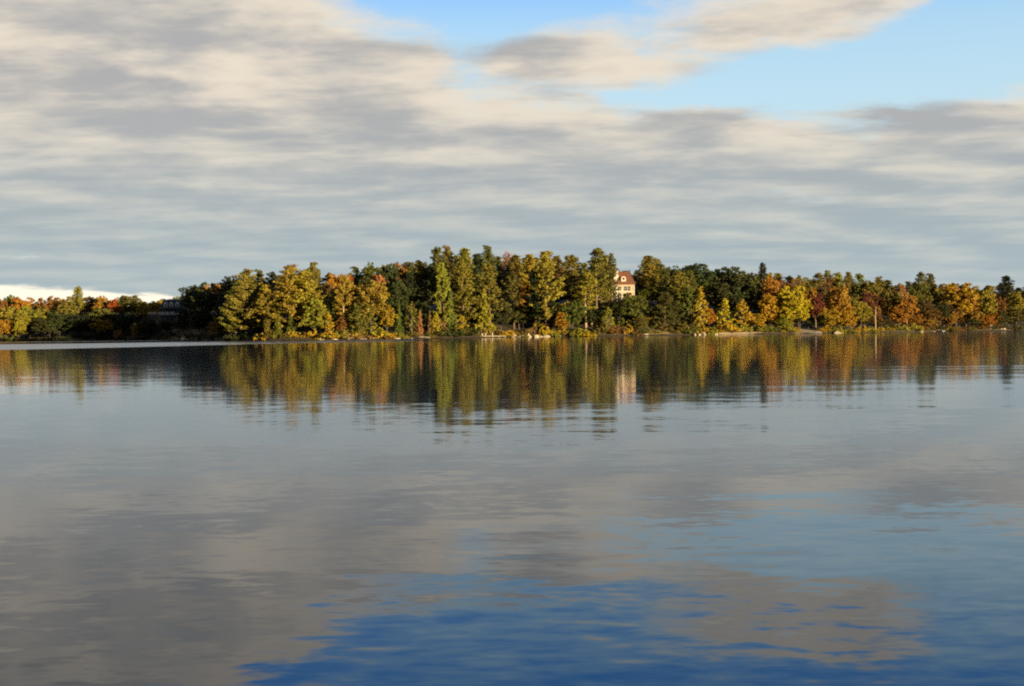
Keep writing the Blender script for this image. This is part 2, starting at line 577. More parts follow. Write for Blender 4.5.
# ------------------------------------------------------------------ tree prototypes
def leaf_cloud(b, centers, rad, n, size, flat=0.6, up=0.35, var=None):
    """n small leaf sprays round each centre"""
    c = np.repeat(np.asarray(centers), n, axis=0)
    r = np.repeat(np.asarray(rad).reshape(-1, 1), n, axis=0)
    k = len(c)
    u = RNG.normal(size=(k, 3))
    u /= np.linalg.norm(u, axis=1, keepdims=True)
    rr = RNG.random((k, 1)) ** 0.5
    off = u * rr * r
    off[:, 2] *= flat
    p = c + off
    nrm = u * 0.6 + RNG.normal(size=(k, 3)) * 0.6
    nrm[:, 2] += up
    nrm /= np.linalg.norm(nrm, axis=1, keepdims=True)
    t = np.cross(nrm, RNG.normal(size=(k, 3)))
    t /= np.linalg.norm(t, axis=1, keepdims=True)
    s = np.cross(nrm, t)
    L = size * (0.6 + 0.8 * RNG.random((k, 1)))
    W = L * (0.45 + 0.3 * RNG.random((k, 1)))
    q = np.stack([p - t * L, p - s * W, p + t * L, p + s * W], axis=1).reshape(-1, 3)
    if var is None:
        var = RNG.random(len(centers))
    v = np.repeat(var, n) * 0.6 + RNG.random(k) * 0.4
    b.quads(q, v)


def trunk_profile(h, r, lean=0.0):
    n = 7
    pts, rad = [], []
    ph = random.random() * 6
    for i in range(n):
        t = i / (n - 1)
        pts.append((lean * t * t * h + 0.012 * h * math.sin(ph + t * 5) * t, 0.010 * h * math.sin(ph * 1.7 + t * 4) * t, h * t - 0.4))
        rad.append(r * (1.25 if i == 0 else 1) * (1 - 0.86 * t))
    return pts, rad


def at_height(pts, z):
    for a, b in zip(pts, pts[1:]):
        if a[2] <= z <= b[2]:
            t = (z - a[2]) / (b[2] - a[2])
            return tuple(a[i] + (b[i] - a[i]) * t for i in range(3))
    return pts[-1]


def proto_pine(H=22.0, R=4.2, base=0.22, seed=0, dens=1.0):
    """eastern white pine: whorls of upswept plumed boughs, ragged outline"""
    random.seed(100 + seed)
    tr, cr = MB(), MB()
    pts, rad = trunk_profile(H * 0.985, H * 0.0150)
    tr.tube(pts, rad)
    z = H * base
    cents, rads = [], []
    skip = random.random() * 6.28
    while z < H * 0.97:
        t = max(0.0, (z / H - base) / (1 - base))
        prof = (0.60 + 0.40 * math.sin(min(1, t * 1.7 + 0.25) * math.pi * 0.62)) * (1 - t ** 1.35) ** 0.85 * 1.12 + 0.07
        nb = random.choice([3, 4, 4, 5])
        a0 = random.random() * 6.28
        for k in range(nb):
            if random.random() < 0.13:
                continue
            an = a0 + 6.28 * k / nb + random.uniform(-.35, .35)
            side = 1.0 + 0.28 * math.cos(an - skip)
            L = R * prof * random.uniform(0.50, 1.28) * side
            rise = random.uniform(0.02, 0.30) + 0.6 * t
            p0 = at_height(pts, z)
            nseg = max(2, int(L / 0.85))
            prev = p0
            for j in range(1, nseg + 1):
                s = j / nseg
                q = (p0[0] + math.cos(an) * L * s, p0[1] + math.sin(an) * L * s, p0[2] + L * (rise * s * s - 0.06 * s) + random.uniform(-.12, .12))
                if s > 0.32 or t > 0.75:
                    cents.append(q)
                    rads.append((0.62 + 0.46 * random.random()) * (1.12 if s > 0.7 else 0.9) * (0.75 if t > 0.85 else 1))
                prev = q
            if L > 1.2:
                tr.tube([p0, (p0[0] + math.cos(an) * L * .5, p0[1] + math.sin(an) * L * .5, p0[2] + L * (rise * .25 - .03)), prev], [0.09, 0.06, 0.03], 4)
        z += random.uniform(0.85, 1.5) * H / 22 * (1 - 0.4 * t)
    top = at_height(pts, H * 0.96)
    cents += [(top[0], top[1], H * .93), top, (top[0], top[1], H - 0.45)]
    rads += [0.85, 0.7, 0.45]
    leaf_cloud(cr, cents, rads, int(48 * dens), 0.25, 0.55, 0.5)
    return tr.mesh('pine_trunk', BARK, True), cr.mesh('pine_crown', LEAF), H, 2 * R


def proto_cone(H=10.0, R=2.0, base=0.03, seed=0, n=34):
    """narrow conical cedar or hemlock, drooping sprays"""
    random.seed(300 + seed)
    tr, cr = MB(), MB()
    pts, rad = trunk_profile(H * 0.98, H * 0.013)
    tr.tube(pts, rad)
    cents, rads = [], []
    z = H * base + 0.3
    while z < H * 0.98:
        t = z / H
        L0 = R * (1 - t) ** 0.8 * (0.85 + 0.3 * math.sin(z * 3 + seed))
        nb = 6 if t < 0.7 else 4
        a0 = random.random() * 6.28
        for k in range(nb):
            an = a0 + 6.28 * k / nb + random.uniform(-.3, .3)
            L = L0 * random.uniform(0.6, 1.12)
            p0 = at_height(pts, z)
            for s in ((0.45, 0.95) if L > 0.7 else (0.8,)):
                cents.append((p0[0] + math.cos(an) * L * s, p0[1] + math.sin(an) * L * s, z - L * 0.18 * s + random.uniform(-.15, .15)))
                rads.append(0.42 * (0.7 + 0.6 * random.random()) * (1 - 0.45 * t))
        z += H * 0.048 * random.uniform(0.8, 1.2)
    cents.append((0, 0, H - 0.25)); rads.append(0.22)
    leaf_cloud(cr, cents, rads, n, 0.19, 0.9, 0.2)
    return tr.mesh('conifer_trunk', BARK, True), cr.mesh('conifer_crown', LEAF), H, 2 * R


def proto_broad(H=16.0, R=5.0, base=0.16, seed=0, lobes=12, squash=1.0, n=46, leaf=0.235):
    """broadleaf tree: limbs to uneven lobes, leaf clumps over each lobe, gaps left between"""
    random.seed(500 + seed)
    tr, cr = MB(), MB()
    th = H * 0.62
    pts, rad = trunk_profile(th, H * 0.016, random.uniform(-.05, .05))
    tr.tube(pts, rad)
    zc = H * (base + 1) / 2
    rz = H * (1 - base) / 2
    cents, rads, vv = [], [], []
    for i in range(lobes):
        # spread the lobes over a lopsided ellipsoid
        w = (i + 0.5) / lobes
        zt = -0.75 + 1.55 * w
        an = i * 2.399 + random.uniform(-.5, .5)
        rho = math.sqrt(max(0.03, 1 - (zt * 0.93) ** 2)) * random.uniform(0.35, 0.74)
        if zt < 0:
            rho *= 0.95 * squash
        lr = R * random.uniform(0.30, 0.48) * (0.85 if zt > 0.55 else 1)
        lc = Vector((math.cos(an) * R * rho, math.sin(an) * R * rho, zc + zt * rz * 0.80))
        lc.z = min(lc.z, H - lr * 0.9)
        st = at_height(pts, max(0.5, min(th * 0.95, lc.z - R * 0.6)))
        mid = Vector(st).lerp(lc, 0.5) + Vector((0, 0, -0.3))
        tr.tube([st, mid, lc], [H * .007, H * .0045, H * .002], 5)
        hv = random.random()
        nc = random.randint(13, 19)
        for k in range(nc):
            u = Vector((random.gauss(0, 1), random.gauss(0, 1), random.gauss(0.25, 1))).normalized()
            rr = lr * random.uniform(0.62, 1.08)
            cents.append((lc.x + u.x * rr, lc.y + u.y * rr, lc.z + u.z * rr * 0.85))
            rads.append(lr * random.uniform(0.22, 0.40))
            vv.append(min(1, max(0, hv * 0.6 + random.random() * 0.4)))
    leaf_cloud(cr, cents, rads, n, leaf * H / 16, 0.8, 0.25, np.asarray(vv))
    return tr.mesh('broadleaf_trunk', BARK, True), cr.mesh('broadleaf_crown', LEAF), H, 2 * R * 0.92


def proto_slim(H=12.0, R=2.3, base=0.12, seed=0):
    """birch or young aspen: narrow upright oval of loose leaf sprays, stem shows through"""
    random.seed(700 + seed)
    tr, cr = MB(), MB()
    pts, rad = trunk_profile(H * 0.95, H * 0.010, random.uniform(-.03, .03))
    tr.tube(pts, rad)
    cents, rads = [], []
    for i in range(105):
        t = random.random()
        z = H * (base + (1 - base) * t)
        prof = max(0.0, math.sin(math.pi * min(1, 0.16 + t * 0.84))) ** 0.8
        an = random.random() * 6.28
        L = R * prof * random.uniform(0.25, 1.08)
        p0 = at_height(pts, min(z, H * .93))
        c = (p0[0] + math.cos(an) * L, p0[1] + math.sin(an) * L, z)
        cents.append(c); rads.append(random.uniform(.3, .62))
        if i % 4 == 0:
            q = at_height(pts, max(0.5, min(z, H * .93) - L * .7))
            tr.tube([q, c], [.05, .02], 4)
    leaf_cloud(cr, cents, rads, 30, 0.19, 0.9, 0.15)
    return tr.mesh('slim_trunk', BARK, True), cr.mesh('slim_crown', LEAF), H, 2 * R


def proto_shrub(H=2.4, R=1.7, seed=0):
    random.seed(900 + seed)
    b, cr = MB(), MB()
    cents, rads = [], []
    for i in range(46):
        an, rr, t = random.random() * 6.28, math.sqrt(random.random()), random.random()
        h = H * (0.08 + 0.84 * t) * (1 - 0.55 * rr ** 2) * (0.85 + 0.3 * math.sin(an * 2 + seed))
        c = (math.cos(an) * R * rr, math.sin(an) * R * rr, h)
        cents.append(c); rads.append(random.uniform(.2, .42))
        if i % 3 == 0:
            b.tube([(c[0] * .2, c[1] * .2, -0.2), (c[0] * .6, c[1] * .6, h * .6), c], [.035, .025, .012], 4)
    leaf_cloud(cr, cents, rads, 22, 0.15, 0.9, 0.25)
    return b.mesh('shrub_stems', BARK), cr.mesh('shrub_leaves', LEAF), H, 2 * R


PROTO = {
    'pine': [proto_pine(22, 4.2, .20, 0), proto_pine(22, 3.6, .30, 1), proto_pine(22, 4.6, .14, 2), proto_pine(22, 3.2, .38, 3), proto_pine(22, 4.4, .10, 4), proto_pine(22, 3.9, .26, 5)],
    'cone': [proto_cone(10, 2.0, .03, 0), proto_cone(10, 1.7, .05, 1), proto_cone(10, 2.3, .02, 2)],
    'broad': [proto_broad(16, 5.0, .14, 0, 13), proto_broad(16, 4.6, .08, 1, 15, 1.15), proto_broad(16, 5.4, .20, 2, 12), proto_broad(16, 4.8, .05, 3, 16, 1.25),
              proto_broad(16, 5.0, .24, 4, 11), proto_broad(16, 4.4, .12, 5, 14), proto_broad(16, 5.2, .10, 6, 17, 1.1)],
    'slim': [proto_slim(12, 2.3, .12, 0), proto_slim(12, 2.0, .08, 1), proto_slim(12, 2.6, .18, 2)],
    'bare': [proto_broad(16, 4.4, .3, 8, 12, 1.0, 8, 0.2)],
    'shrub': [proto_shrub(2.4, 1.7, 0), proto_shrub(2.2, 2.2, 1), proto_shrub(2.6, 1.5, 2), proto_shrub(2.0, 1.9, 3)],
}
NAMES = {'pine': ('pine_tree', 'pine tree'), 'cone': ('cedar_tree', 'cedar tree'), 'broad': ('broadleaf_tree', 'tree'),
         'slim': ('birch_tree', 'birch tree'), 'bare': ('broadleaf_tree', 'tree'), 'shrub': ('shrub', 'shrub')}

# base colours; the brighter pine tones have sunlight put into them
C = {
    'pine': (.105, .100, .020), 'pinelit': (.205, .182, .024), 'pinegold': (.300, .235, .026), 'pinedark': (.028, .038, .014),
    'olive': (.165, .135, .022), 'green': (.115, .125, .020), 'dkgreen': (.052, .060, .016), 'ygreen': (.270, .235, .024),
    'yellow': (.480, .330, .018), 'gold': (.430, .265, .018), 'orange': (.370, .170, .020), 'red': (.380, .095, .022),
    'rust': (.210, .100, .022), 'dullred': (.190, .050, .028), 'peach': (.400, .180, .070), 'brown': (.110, .066, .022),
    'pink': (.300, .130, .085), 'tan': (.250, .150, .050),
}
BARKC = {'pine': (.16, .105, .075), 'cone': (.12, .09, .07), 'broad': (.11, .09, .075), 'slim': (.42, .36, .29), 'bare': (.15, .12, .1), 'shrub': (.10, .07, .05)}
ci = {k: 0 for k in PROTO}
TREES = []


def tree(px, ytop, d, kind, wpx, col, label, group, v=None, bark=None, ybase=None):
    X, Y, Z = place(px, d)
    H = max(1.2, height_at(px, ytop, Y) - Z)
    W = wpx * Y / F
    k = ci[kind] if v is None else v
    ci[kind] += 1
    tm, cm, h0, w0 = PROTO[kind][k % len(PROTO[kind])]
    nm, cat = NAMES[kind]
    if kind == 'broad' and (not isinstance(col, str) or col in ('orange', 'red', 'rust', 'gold', 'yellow', 'peach', 'dullred')):
        nm, cat = 'autumn_tree', 'autumn tree'
    t = thing(nm, label, cat, (X, Y, Z), group, random.random() * 6.28)
    sz, sx = H / h0, W / w0
    t.scale = (sx, sx, sz)
    c = C[col] if isinstance(col, str) else col
    j = [random.uniform(.88, 1.12) for _ in range(2)]
    tr = obj('stems' if kind == 'shrub' else 'trunk', tm, t, color=bark or BARKC[kind])
    # keep the trunk from fattening with a wide crown
    cr = obj('leaves' if kind == 'shrub' else 'crown', cm, t, color=(min(1, c[0] * j[0]), c[1] * j[1], c[2]))
    TREES.append((px, d, t, kind))
    return t


G_L, G_I, G_R = 'trees on the low far shore', 'trees on the wooded point', 'trees on the autumn shore'
HERO = [
    # ---- low far shore
    (3, 296, 26, 'broad', 20, 'rust', 'rust crown at the outer end of the low far shore'),
    (22, 293, 30, 'broad', 24, 'orange', 'round red-orange maple topping the low far shore'),
    (11, 292, 36, 'broad', 16, 'green', 'green crown peeping up beside the round red-orange maple'),
    (12, 303, 8, 'broad', 34, 'ygreen', 'broad yellow-green willow low at the outer end of the far shore'),
    (30, 303, 14, 'broad', 34, 'ygreen', 'second yellow-green willow with its top catching the sun'),
    (6, 317, 3, 'broad', 16, 'orange', 'small orange tree under the broad yellow-green willow'),
    (20, 318, 2.5, 'broad', 16, 'ygreen', 'small yellow-green tree at the foot of the willows'),
    (47, 293, 34, 'broad', 25, 'rust', 'rust and olive oak with a domed crown on the far shore'),
    (66, 296, 30, 'broad', 20, 'olive', 'olive crown between the domed oak and the lone pine'),
    (79, 286, 32, 'pine', 17, 'pinelit', 'lone pine standing above the low far shore'),
    (90, 294, 36, 'broad', 18, 'brown', 'brown-green crown next to the lone pine'),
    (102, 292, 30, 'broad', 19, 'orange', 'orange maple high on the far shore'),
    (114, 296, 26, 'broad', 13, 'red', 'bright scarlet maple, the reddest tree on the far shore'),
    (129, 292, 32, 'broad', 22, 'green', 'yellow-green crown behind the scarlet maple'),
    (143, 299, 24, 'broad', 17, 'gold', 'golden-orange crown before the shaded house'),
    (157, 299, 34, 'broad', 16, 'gold', 'golden tree rising beside the shaded house'),
    (168, 297, 60, 'broad', 18, 'olive', 'olive-gold crown behind the dark mansard roof'),
    (180, 295, 60, 'broad', 16, 'olive', 'olive crown over the corner of the dark mansard roof'),
    (103, 305, 14, 'broad', 28, 'green', 'big olive-green tree under the orange maple'),
    (103, 317, 3, 'broad', 26, 'gold', 'sunlit gold and orange tree at the waterline of the far shore'),
    (118, 326, 2, 'shrub', 9, 'peach', 'small peach shrub beside the sunlit gold tree'),
    (138, 321, 3, 'broad', 14, 'yellow', 'small bright yellow tree alone at the waterline'),
    (60, 310, 8, 'broad', 28, 'dkgreen', 'dark leafy tree in shadow below the domed oak'),  # shade put into the leaf colour
    (82, 312, 7, 'broad', 24, 'pinedark', 'dark leafy tree in shadow below the lone pine'),  # darkened leaf colour carries the shadow here
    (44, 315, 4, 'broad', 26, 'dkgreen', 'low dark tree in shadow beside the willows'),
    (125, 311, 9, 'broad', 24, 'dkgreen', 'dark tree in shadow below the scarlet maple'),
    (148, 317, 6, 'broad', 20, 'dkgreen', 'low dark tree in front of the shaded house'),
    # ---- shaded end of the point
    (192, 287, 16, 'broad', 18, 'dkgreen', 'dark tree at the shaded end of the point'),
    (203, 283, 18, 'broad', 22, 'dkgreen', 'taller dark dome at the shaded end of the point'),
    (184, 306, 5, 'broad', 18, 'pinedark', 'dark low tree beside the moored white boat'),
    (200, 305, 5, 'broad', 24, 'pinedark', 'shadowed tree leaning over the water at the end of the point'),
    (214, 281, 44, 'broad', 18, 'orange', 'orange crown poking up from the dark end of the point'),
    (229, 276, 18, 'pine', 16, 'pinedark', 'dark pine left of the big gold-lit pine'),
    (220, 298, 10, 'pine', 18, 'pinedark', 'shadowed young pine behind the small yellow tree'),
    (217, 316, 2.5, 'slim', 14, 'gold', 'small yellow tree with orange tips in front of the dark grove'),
    (189, 284, 36, 'broad', 20, 'dkgreen', 'dark tree standing between the dark house and the point'),  # added to keep the sun off the dark house
    (198, 281, 60, 'broad', 20, 'dkgreen', 'dark tree behind the shaded end dome, nearest the dark house'),  # added, with the dark crowns listed next, to block sun from the house
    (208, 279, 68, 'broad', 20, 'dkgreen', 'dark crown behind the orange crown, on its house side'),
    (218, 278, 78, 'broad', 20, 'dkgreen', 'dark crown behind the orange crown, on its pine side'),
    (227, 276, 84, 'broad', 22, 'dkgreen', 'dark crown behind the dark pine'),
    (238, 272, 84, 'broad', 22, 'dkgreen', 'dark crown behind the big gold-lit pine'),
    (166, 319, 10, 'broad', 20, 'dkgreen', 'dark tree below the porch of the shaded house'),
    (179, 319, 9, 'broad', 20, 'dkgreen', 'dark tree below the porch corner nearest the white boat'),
    # ---- pine grove
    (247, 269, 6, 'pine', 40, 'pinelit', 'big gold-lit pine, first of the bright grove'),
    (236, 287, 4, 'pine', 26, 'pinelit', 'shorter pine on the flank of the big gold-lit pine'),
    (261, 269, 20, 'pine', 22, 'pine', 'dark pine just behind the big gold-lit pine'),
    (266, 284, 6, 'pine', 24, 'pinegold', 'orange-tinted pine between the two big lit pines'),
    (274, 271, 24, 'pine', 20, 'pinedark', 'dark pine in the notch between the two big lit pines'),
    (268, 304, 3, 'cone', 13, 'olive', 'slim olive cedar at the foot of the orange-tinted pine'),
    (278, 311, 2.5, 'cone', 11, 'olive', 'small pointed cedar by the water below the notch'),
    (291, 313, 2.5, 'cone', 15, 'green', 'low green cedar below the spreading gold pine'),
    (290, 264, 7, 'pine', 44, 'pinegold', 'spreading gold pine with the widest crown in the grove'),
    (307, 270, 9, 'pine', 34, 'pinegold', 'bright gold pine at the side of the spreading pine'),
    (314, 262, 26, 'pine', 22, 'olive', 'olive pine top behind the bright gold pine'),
    (316, 294, 4, 'broad', 28, 'ygreen', 'yellow-green leafy tree by the pale pointed boulder'),
    (329, 313, 2.5, 'slim', 12, 'gold', 'small golden sapling behind the pale pointed boulder'),
    (326, 278, 20, 'broad', 20, 'brown', 'brown crown in the gap behind the yellow-green tree'),
    (338, 267, 28, 'broad', 20, 'orange', 'orange maple glowing behind the bare-trunked pine'),
    (350, 270, 30, 'broad', 14, 'red', 'small red maple top behind the bare-trunked pine'),
    (344, 275, 6, 'pine', 19, 'pinegold', 'narrow gold pine with a long bare pale trunk'),
    (333, 288, 12, 'broad', 16, 'green', 'green tree tucked left of the bare-trunked pine'),
    (341, 314, 4, 'broad', 14, 'rust', 'low rust tree at the foot of the bare-trunked pine'),
    (371, 277, 5, 'broad', 46, (.30, .215, .022), 'great golden-olive maple spreading down to the shore'),
    (361, 298, 3, 'broad', 30, 'olive', 'olive skirt of leaves in front of the great golden maple'),
    (387, 305, 3.5, 'broad', 20, 'gold', 'golden side tree under the great golden maple'),
    (379, 268, 22, 'broad', 16, 'peach', 'salmon-pink maple behind the great golden maple'),
    (373, 258, 36, 'broad', 24, 'green', 'rounded dark oak on the crest above the salmon maple'),
    (388, 259, 34, 'broad', 22, 'dkgreen', 'darker round oak on the crest above the shaded hollow'),
    (402, 257, 36, 'broad', 22, 'rust', 'rust-tinged oak on the crest above the shaded hollow'),
    (420, 256, 32, 'broad', 30, 'olive', 'wide olive oak on the crest beside the tall pines'),
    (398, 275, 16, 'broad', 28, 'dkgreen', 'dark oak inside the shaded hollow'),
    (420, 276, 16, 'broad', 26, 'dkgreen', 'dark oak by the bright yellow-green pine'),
    (412, 302, 5, 'slim', 13, 'olive', 'slender olive birch in front of the shaded hollow'),
    (399, 304, 7, 'cone', 10, 'green', 'thin green cedar in the shaded hollow'),
    (420, 310, 4, 'cone', 8, 'peach', 'small tan cedar at the edge of the shaded hollow'),
    (430, 311, 4, 'cone', 8, 'tan', 'pointed tan cedar below the bright yellow-green pine'),
    (436, 313, 3, 'slim', 10, 'yellow', 'little yellow birch among the pointed cedars'),
    (444, 307, 4.5, 'cone', 9, 'tan', 'tallest of the tan cedars, right of the yellow birch'),
    (441, 262, 5, 'pine', 19, 'ygreen', 'bright yellow-green narrow pine standing out from the dark wood'),
    (437, 246, 26, 'pine', 20, 'pine', 'tall pine on the crest over the yellow-green pine'),
    (449, 245, 28, 'pine', 22, 'olive', 'tall bushy pine paired with the crest pine'),
    (451, 289, 5, 'cone', 14, 'green', 'green pointed cedar beside the yellow-green pine'),
    (466, 247, 24, 'pine', 22, 'pinelit', 'high pine alone between the crest pair and the dock pines'),
    (463, 262, 8, 'pine', 28, 'pinelit', 'pine with patchy lit boughs standing left of the dock'),
    (462, 316, 3, 'slim', 13, 'yellow', 'yellow sapling in the shade left of the dock'),
    (489, 245, 24, 'pine', 24, 'pine', 'crest pine directly above the dock'),
    (477, 253, 24, 'pine', 20, 'pinedark', 'dark pine crown beside the crest pine above the dock'),
    (490, 263, 9, 'pine', 28, 'olive', 'tiered olive pine rising behind the dock'),
    (484, 288, 4, 'cone', 25, 'ygreen', 'plump yellow-green cedar right behind the dock'),
    (508, 247, 40, 'bare', 17, 'pink', 'thin pinkish half-bare crown on the crest'),
    (514, 271, 12, 'pine', 28, 'pine', 'dark pine above the lake wall boulders'),
    (523, 276, 13, 'broad', 17, 'orange', 'small orange crown caught among the dark pines'),
    (517, 254, 26, 'pine', 22, 'olive', 'olive pine top right of the pinkish crown'),
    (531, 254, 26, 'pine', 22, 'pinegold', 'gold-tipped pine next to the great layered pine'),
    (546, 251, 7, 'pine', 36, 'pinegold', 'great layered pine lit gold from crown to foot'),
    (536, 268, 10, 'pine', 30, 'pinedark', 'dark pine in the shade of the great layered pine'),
    (555, 250, 34, 'broad', 15, 'brown', 'brown round top behind the great layered pine'),
    (573, 254, 14, 'pine', 28, 'olive', 'pointed olive pine between the layered pine and the house pines'),
    (586, 272, 7, 'pine', 24, 'pinegold', 'gold pine with two bare trunks below, left of the cream house'),
    (597, 247, 12, 'pine', 26, 'olive', 'tallest pine by the cream house'),
    (612, 253, 17, 'pine', 13, 'pine', 'narrow pine touching the chimney side of the cream house'),
    (573, 298, 4, 'broad', 26, 'green', 'leafy green tree at the shore under the pointed olive pine'),
    (562, 310, 3, 'broad', 16, 'orange', 'orange low tree beside the leafy green shore tree'),
    (608, 307, 3, 'slim', 12, 'ygreen', 'slender yellow-green birch on the shore below the cream house'),
    (633, 293, 8, 'broad', 32, 'green', 'bushy green tree covering the foot of the cream house'),
    (640, 313, 3, 'broad', 18, 'olive', 'low olive tree beside the grassy beach'),
    (620, 305, 9, 'broad', 22, 'dkgreen', 'dark tree in shade below the windows of the cream house'),
    (592, 305, 8, 'broad', 22, 'dkgreen', 'dark tree in shade behind the two bare trunks'),
    (604, 284, 15, 'broad', 15, 'olive', 'olive tree hiding the low wing of the cream house'),
    (606, 266, 20, 'pine', 15, 'olive', 'slim olive pine over the low wing of the cream house'),
    (629, 291, 17, 'broad', 13, 'olive', 'little olive tree right under the windows of the cream house'),
    (643, 288, 26, 'broad', 14, 'green', 'green tree against the side wall of the cream house'),
    (657, 284, 24, 'broad', 24, 'green', 'green tree under the pine beside the red roof'),
    (673, 296, 10, 'broad', 24, 'dkgreen', 'dark leafy tree between grassy beach and yellow birch'),
    (627, 268, 44, 'bare', 13, 'rust', 'bare rusty top over the red roof'),
    # ---- right of the house
    (648, 255, 34, 'pine', 28, 'olive', 'tall pine right beside the red roof'),
    (651, 264, 31, 'pine', 17, 'pinegold', 'gold pine with a pale bare trunk right of the cream house'),
    (662, 264, 30, 'pine', 26, 'pine', 'olive pine behind the gold bare-trunked pine'),
    (679, 271, 14, 'pine', 22, 'pinelit', 'rounded lit pine between house grove and dark oaks'),
    (665, 292, 5, 'pine', 26, 'pine', 'dark lower pine above the grassy beach'),
    (688, 283, 8, 'broad', 26, 'green', 'green leafy tree left of the tall yellow birch'),
    (658, 258, 42, 'pine', 24, 'olive', 'full olive pine behind the tall pine beside the red roof'),
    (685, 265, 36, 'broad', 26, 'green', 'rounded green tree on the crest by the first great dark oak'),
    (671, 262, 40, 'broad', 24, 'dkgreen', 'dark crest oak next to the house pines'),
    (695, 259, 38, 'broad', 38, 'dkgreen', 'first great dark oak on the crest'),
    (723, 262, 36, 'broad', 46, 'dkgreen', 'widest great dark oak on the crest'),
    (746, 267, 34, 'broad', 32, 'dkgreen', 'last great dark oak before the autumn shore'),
    (735, 290, 14, 'broad', 26, 'dkgreen', 'dark tree behind the golden beach birches'),
    (701, 288, 4, 'slim', 17, 'gold', 'tall yellow birch at the start of the sandy beach'),
    (709, 305, 4, 'broad', 14, (.46, .16, .012), 'vivid orange maple between the beach birches'),
    (724, 299, 4, 'slim', 16, 'yellow', 'golden birch standing on the sandy beach'),
    (743, 300, 5, 'slim', 15, 'gold', 'orange-gold birch toward the end of the sandy beach'),
    (757, 311, 4, 'broad', 19, 'gold', 'low amber tree beside the end of the sandy beach'),
    (763, 262, 34, 'pine', 15, 'pinedark', 'dark pointed pine behind the orange-red maple'),
    (772, 271, 14, 'broad', 20, 'orange', 'orange-red maple beside the great yellow maple'),
    (769, 290, 8, 'broad', 19, 'gold', 'amber tree half under the orange-red maple'),
    (790, 281, 6, 'broad', 38, (.48, .30, .016), 'great yellow maple, the brightest tree of the shore'),
    (800, 295, 4, 'broad', 24, 'yellow', 'yellow lower tree in front of the great yellow maple'),
    (784, 313, 3, 'broad', 20, 'ygreen', 'low yellow-green tree under the great yellow maple'),
    (808, 284, 18, 'broad', 22, 'orange', 'orange crown on the far flank of the great yellow maple'),
    (816, 291, 8, 'broad', 18, 'dullred', 'dull crimson maple with a thin pale trunk by the ramp'),
    (838, 281, 10, 'broad', 26, 'orange', 'tall russet maple behind the big shoreline boulder'),
    (828, 305, 6, 'broad', 26, 'gold', 'gold-olive tree between the ramp and the big boulder'),
    (850, 290, 12, 'broad', 18, 'olive', 'olive-topped tree beside the tall russet maple'),
    (861, 299, 5, 'broad', 30, 'ygreen', 'broad green-gold tree left of the bare pale trunk'),
    (846, 308, 4, 'broad', 20, 'gold', 'low gold tree above the big boulder'),
    (866, 290, 16, 'broad', 20, 'dullred', 'brick-red maple behind the green-gold tree'),
    (876, 302, 10, 'broad', 12, 'rust', 'small rust crown above the bare pale trunk'),
    (895, 287, 14, 'broad', 18, 'olive', 'olive tree behind the round orange maple'),
    (902, 281, 24, 'broad', 16, 'peach', 'pinkish-orange top behind the round orange maple'),
    (907, 293, 5, 'broad', 24, 'orange', 'round orange maple with a straight trunk in dry grass'),
    (929, 319, 3, 'broad', 15, 'gold', 'small domed gold tree on the autumn shore'),
    (921, 271, 34, 'pine', 16, 'pine', 'twin-topped dark pine over the round orange maple'),
    (932, 273, 36, 'pine', 19, 'pine', 'bushy dark pine beside the twin-topped pine'),
    (924, 296, 16, 'broad', 22, 'brown', 'brown tree in shade right of the round orange maple'),
    (940, 300, 10, 'broad', 26, 'dkgreen', 'dark tree over the small white dinghy'),
    (956, 277, 12, 'broad', 36, (.40, .230, .018), 'great amber maple near the end of the autumn shore'),
    (966, 288, 8, 'broad', 26, 'orange', 'orange lower crown of the amber maple clump'),
    (951, 310, 5, 'broad', 15, 'orange', 'low red-orange tree under the amber maple'),
    (985, 281, 14, 'broad', 24, 'ygreen', 'yellow-olive tree right of the amber maple'),
    (970, 312, 6, 'broad', 22, 'dkgreen', 'dark low tree between amber maple and boathouse'),
    (987, 314, 5, 'broad', 18, 'orange', 'orange tree hanging over the pale boathouse'),
    (1006, 275, 32, 'pine', 17, 'pinedark', 'dark pine at the end of the autumn shore'),
    (1001, 294, 14, 'broad', 15, 'rust', 'rust tree below the end pine'),
    (1016, 287, 18, 'broad', 22, 'ygreen', 'yellow-olive crown beyond the end pine'),
    (1018, 305, 6, 'broad', 24, 'olive', 'olive tree at the very end of the autumn shore'),
    (1000, 309, 8, 'broad', 18, 'dkgreen', 'dark tree behind the pale boathouse'),
]


def grp(px):
    return G_L if px < 186 else (G_I if px < 752 else G_R)


for h in HERO:
    px, yt, d, kind, w, col, lab = h
    # bare pale trunks where the photograph shows them
    bark = None
    v = None
    if 'bare trunk' in lab or 'bare pale trunk' in lab and kind == 'pine' or 'two bare' in lab and kind == 'pine':
        bark, v = (.48, .36, .26), 3
    if 'thin pale trunk' in lab or 'straight trunk' in lab:
        bark, v = (.40, .28, .19), 4
    if 'layered pine lit' in lab or 'big gold-lit' in lab or 'widest crown' in lab:
        v = 4 if 'layered' in lab else 2
    tree(px, yt, d, kind, w, col, lab, grp(px), v, bark)

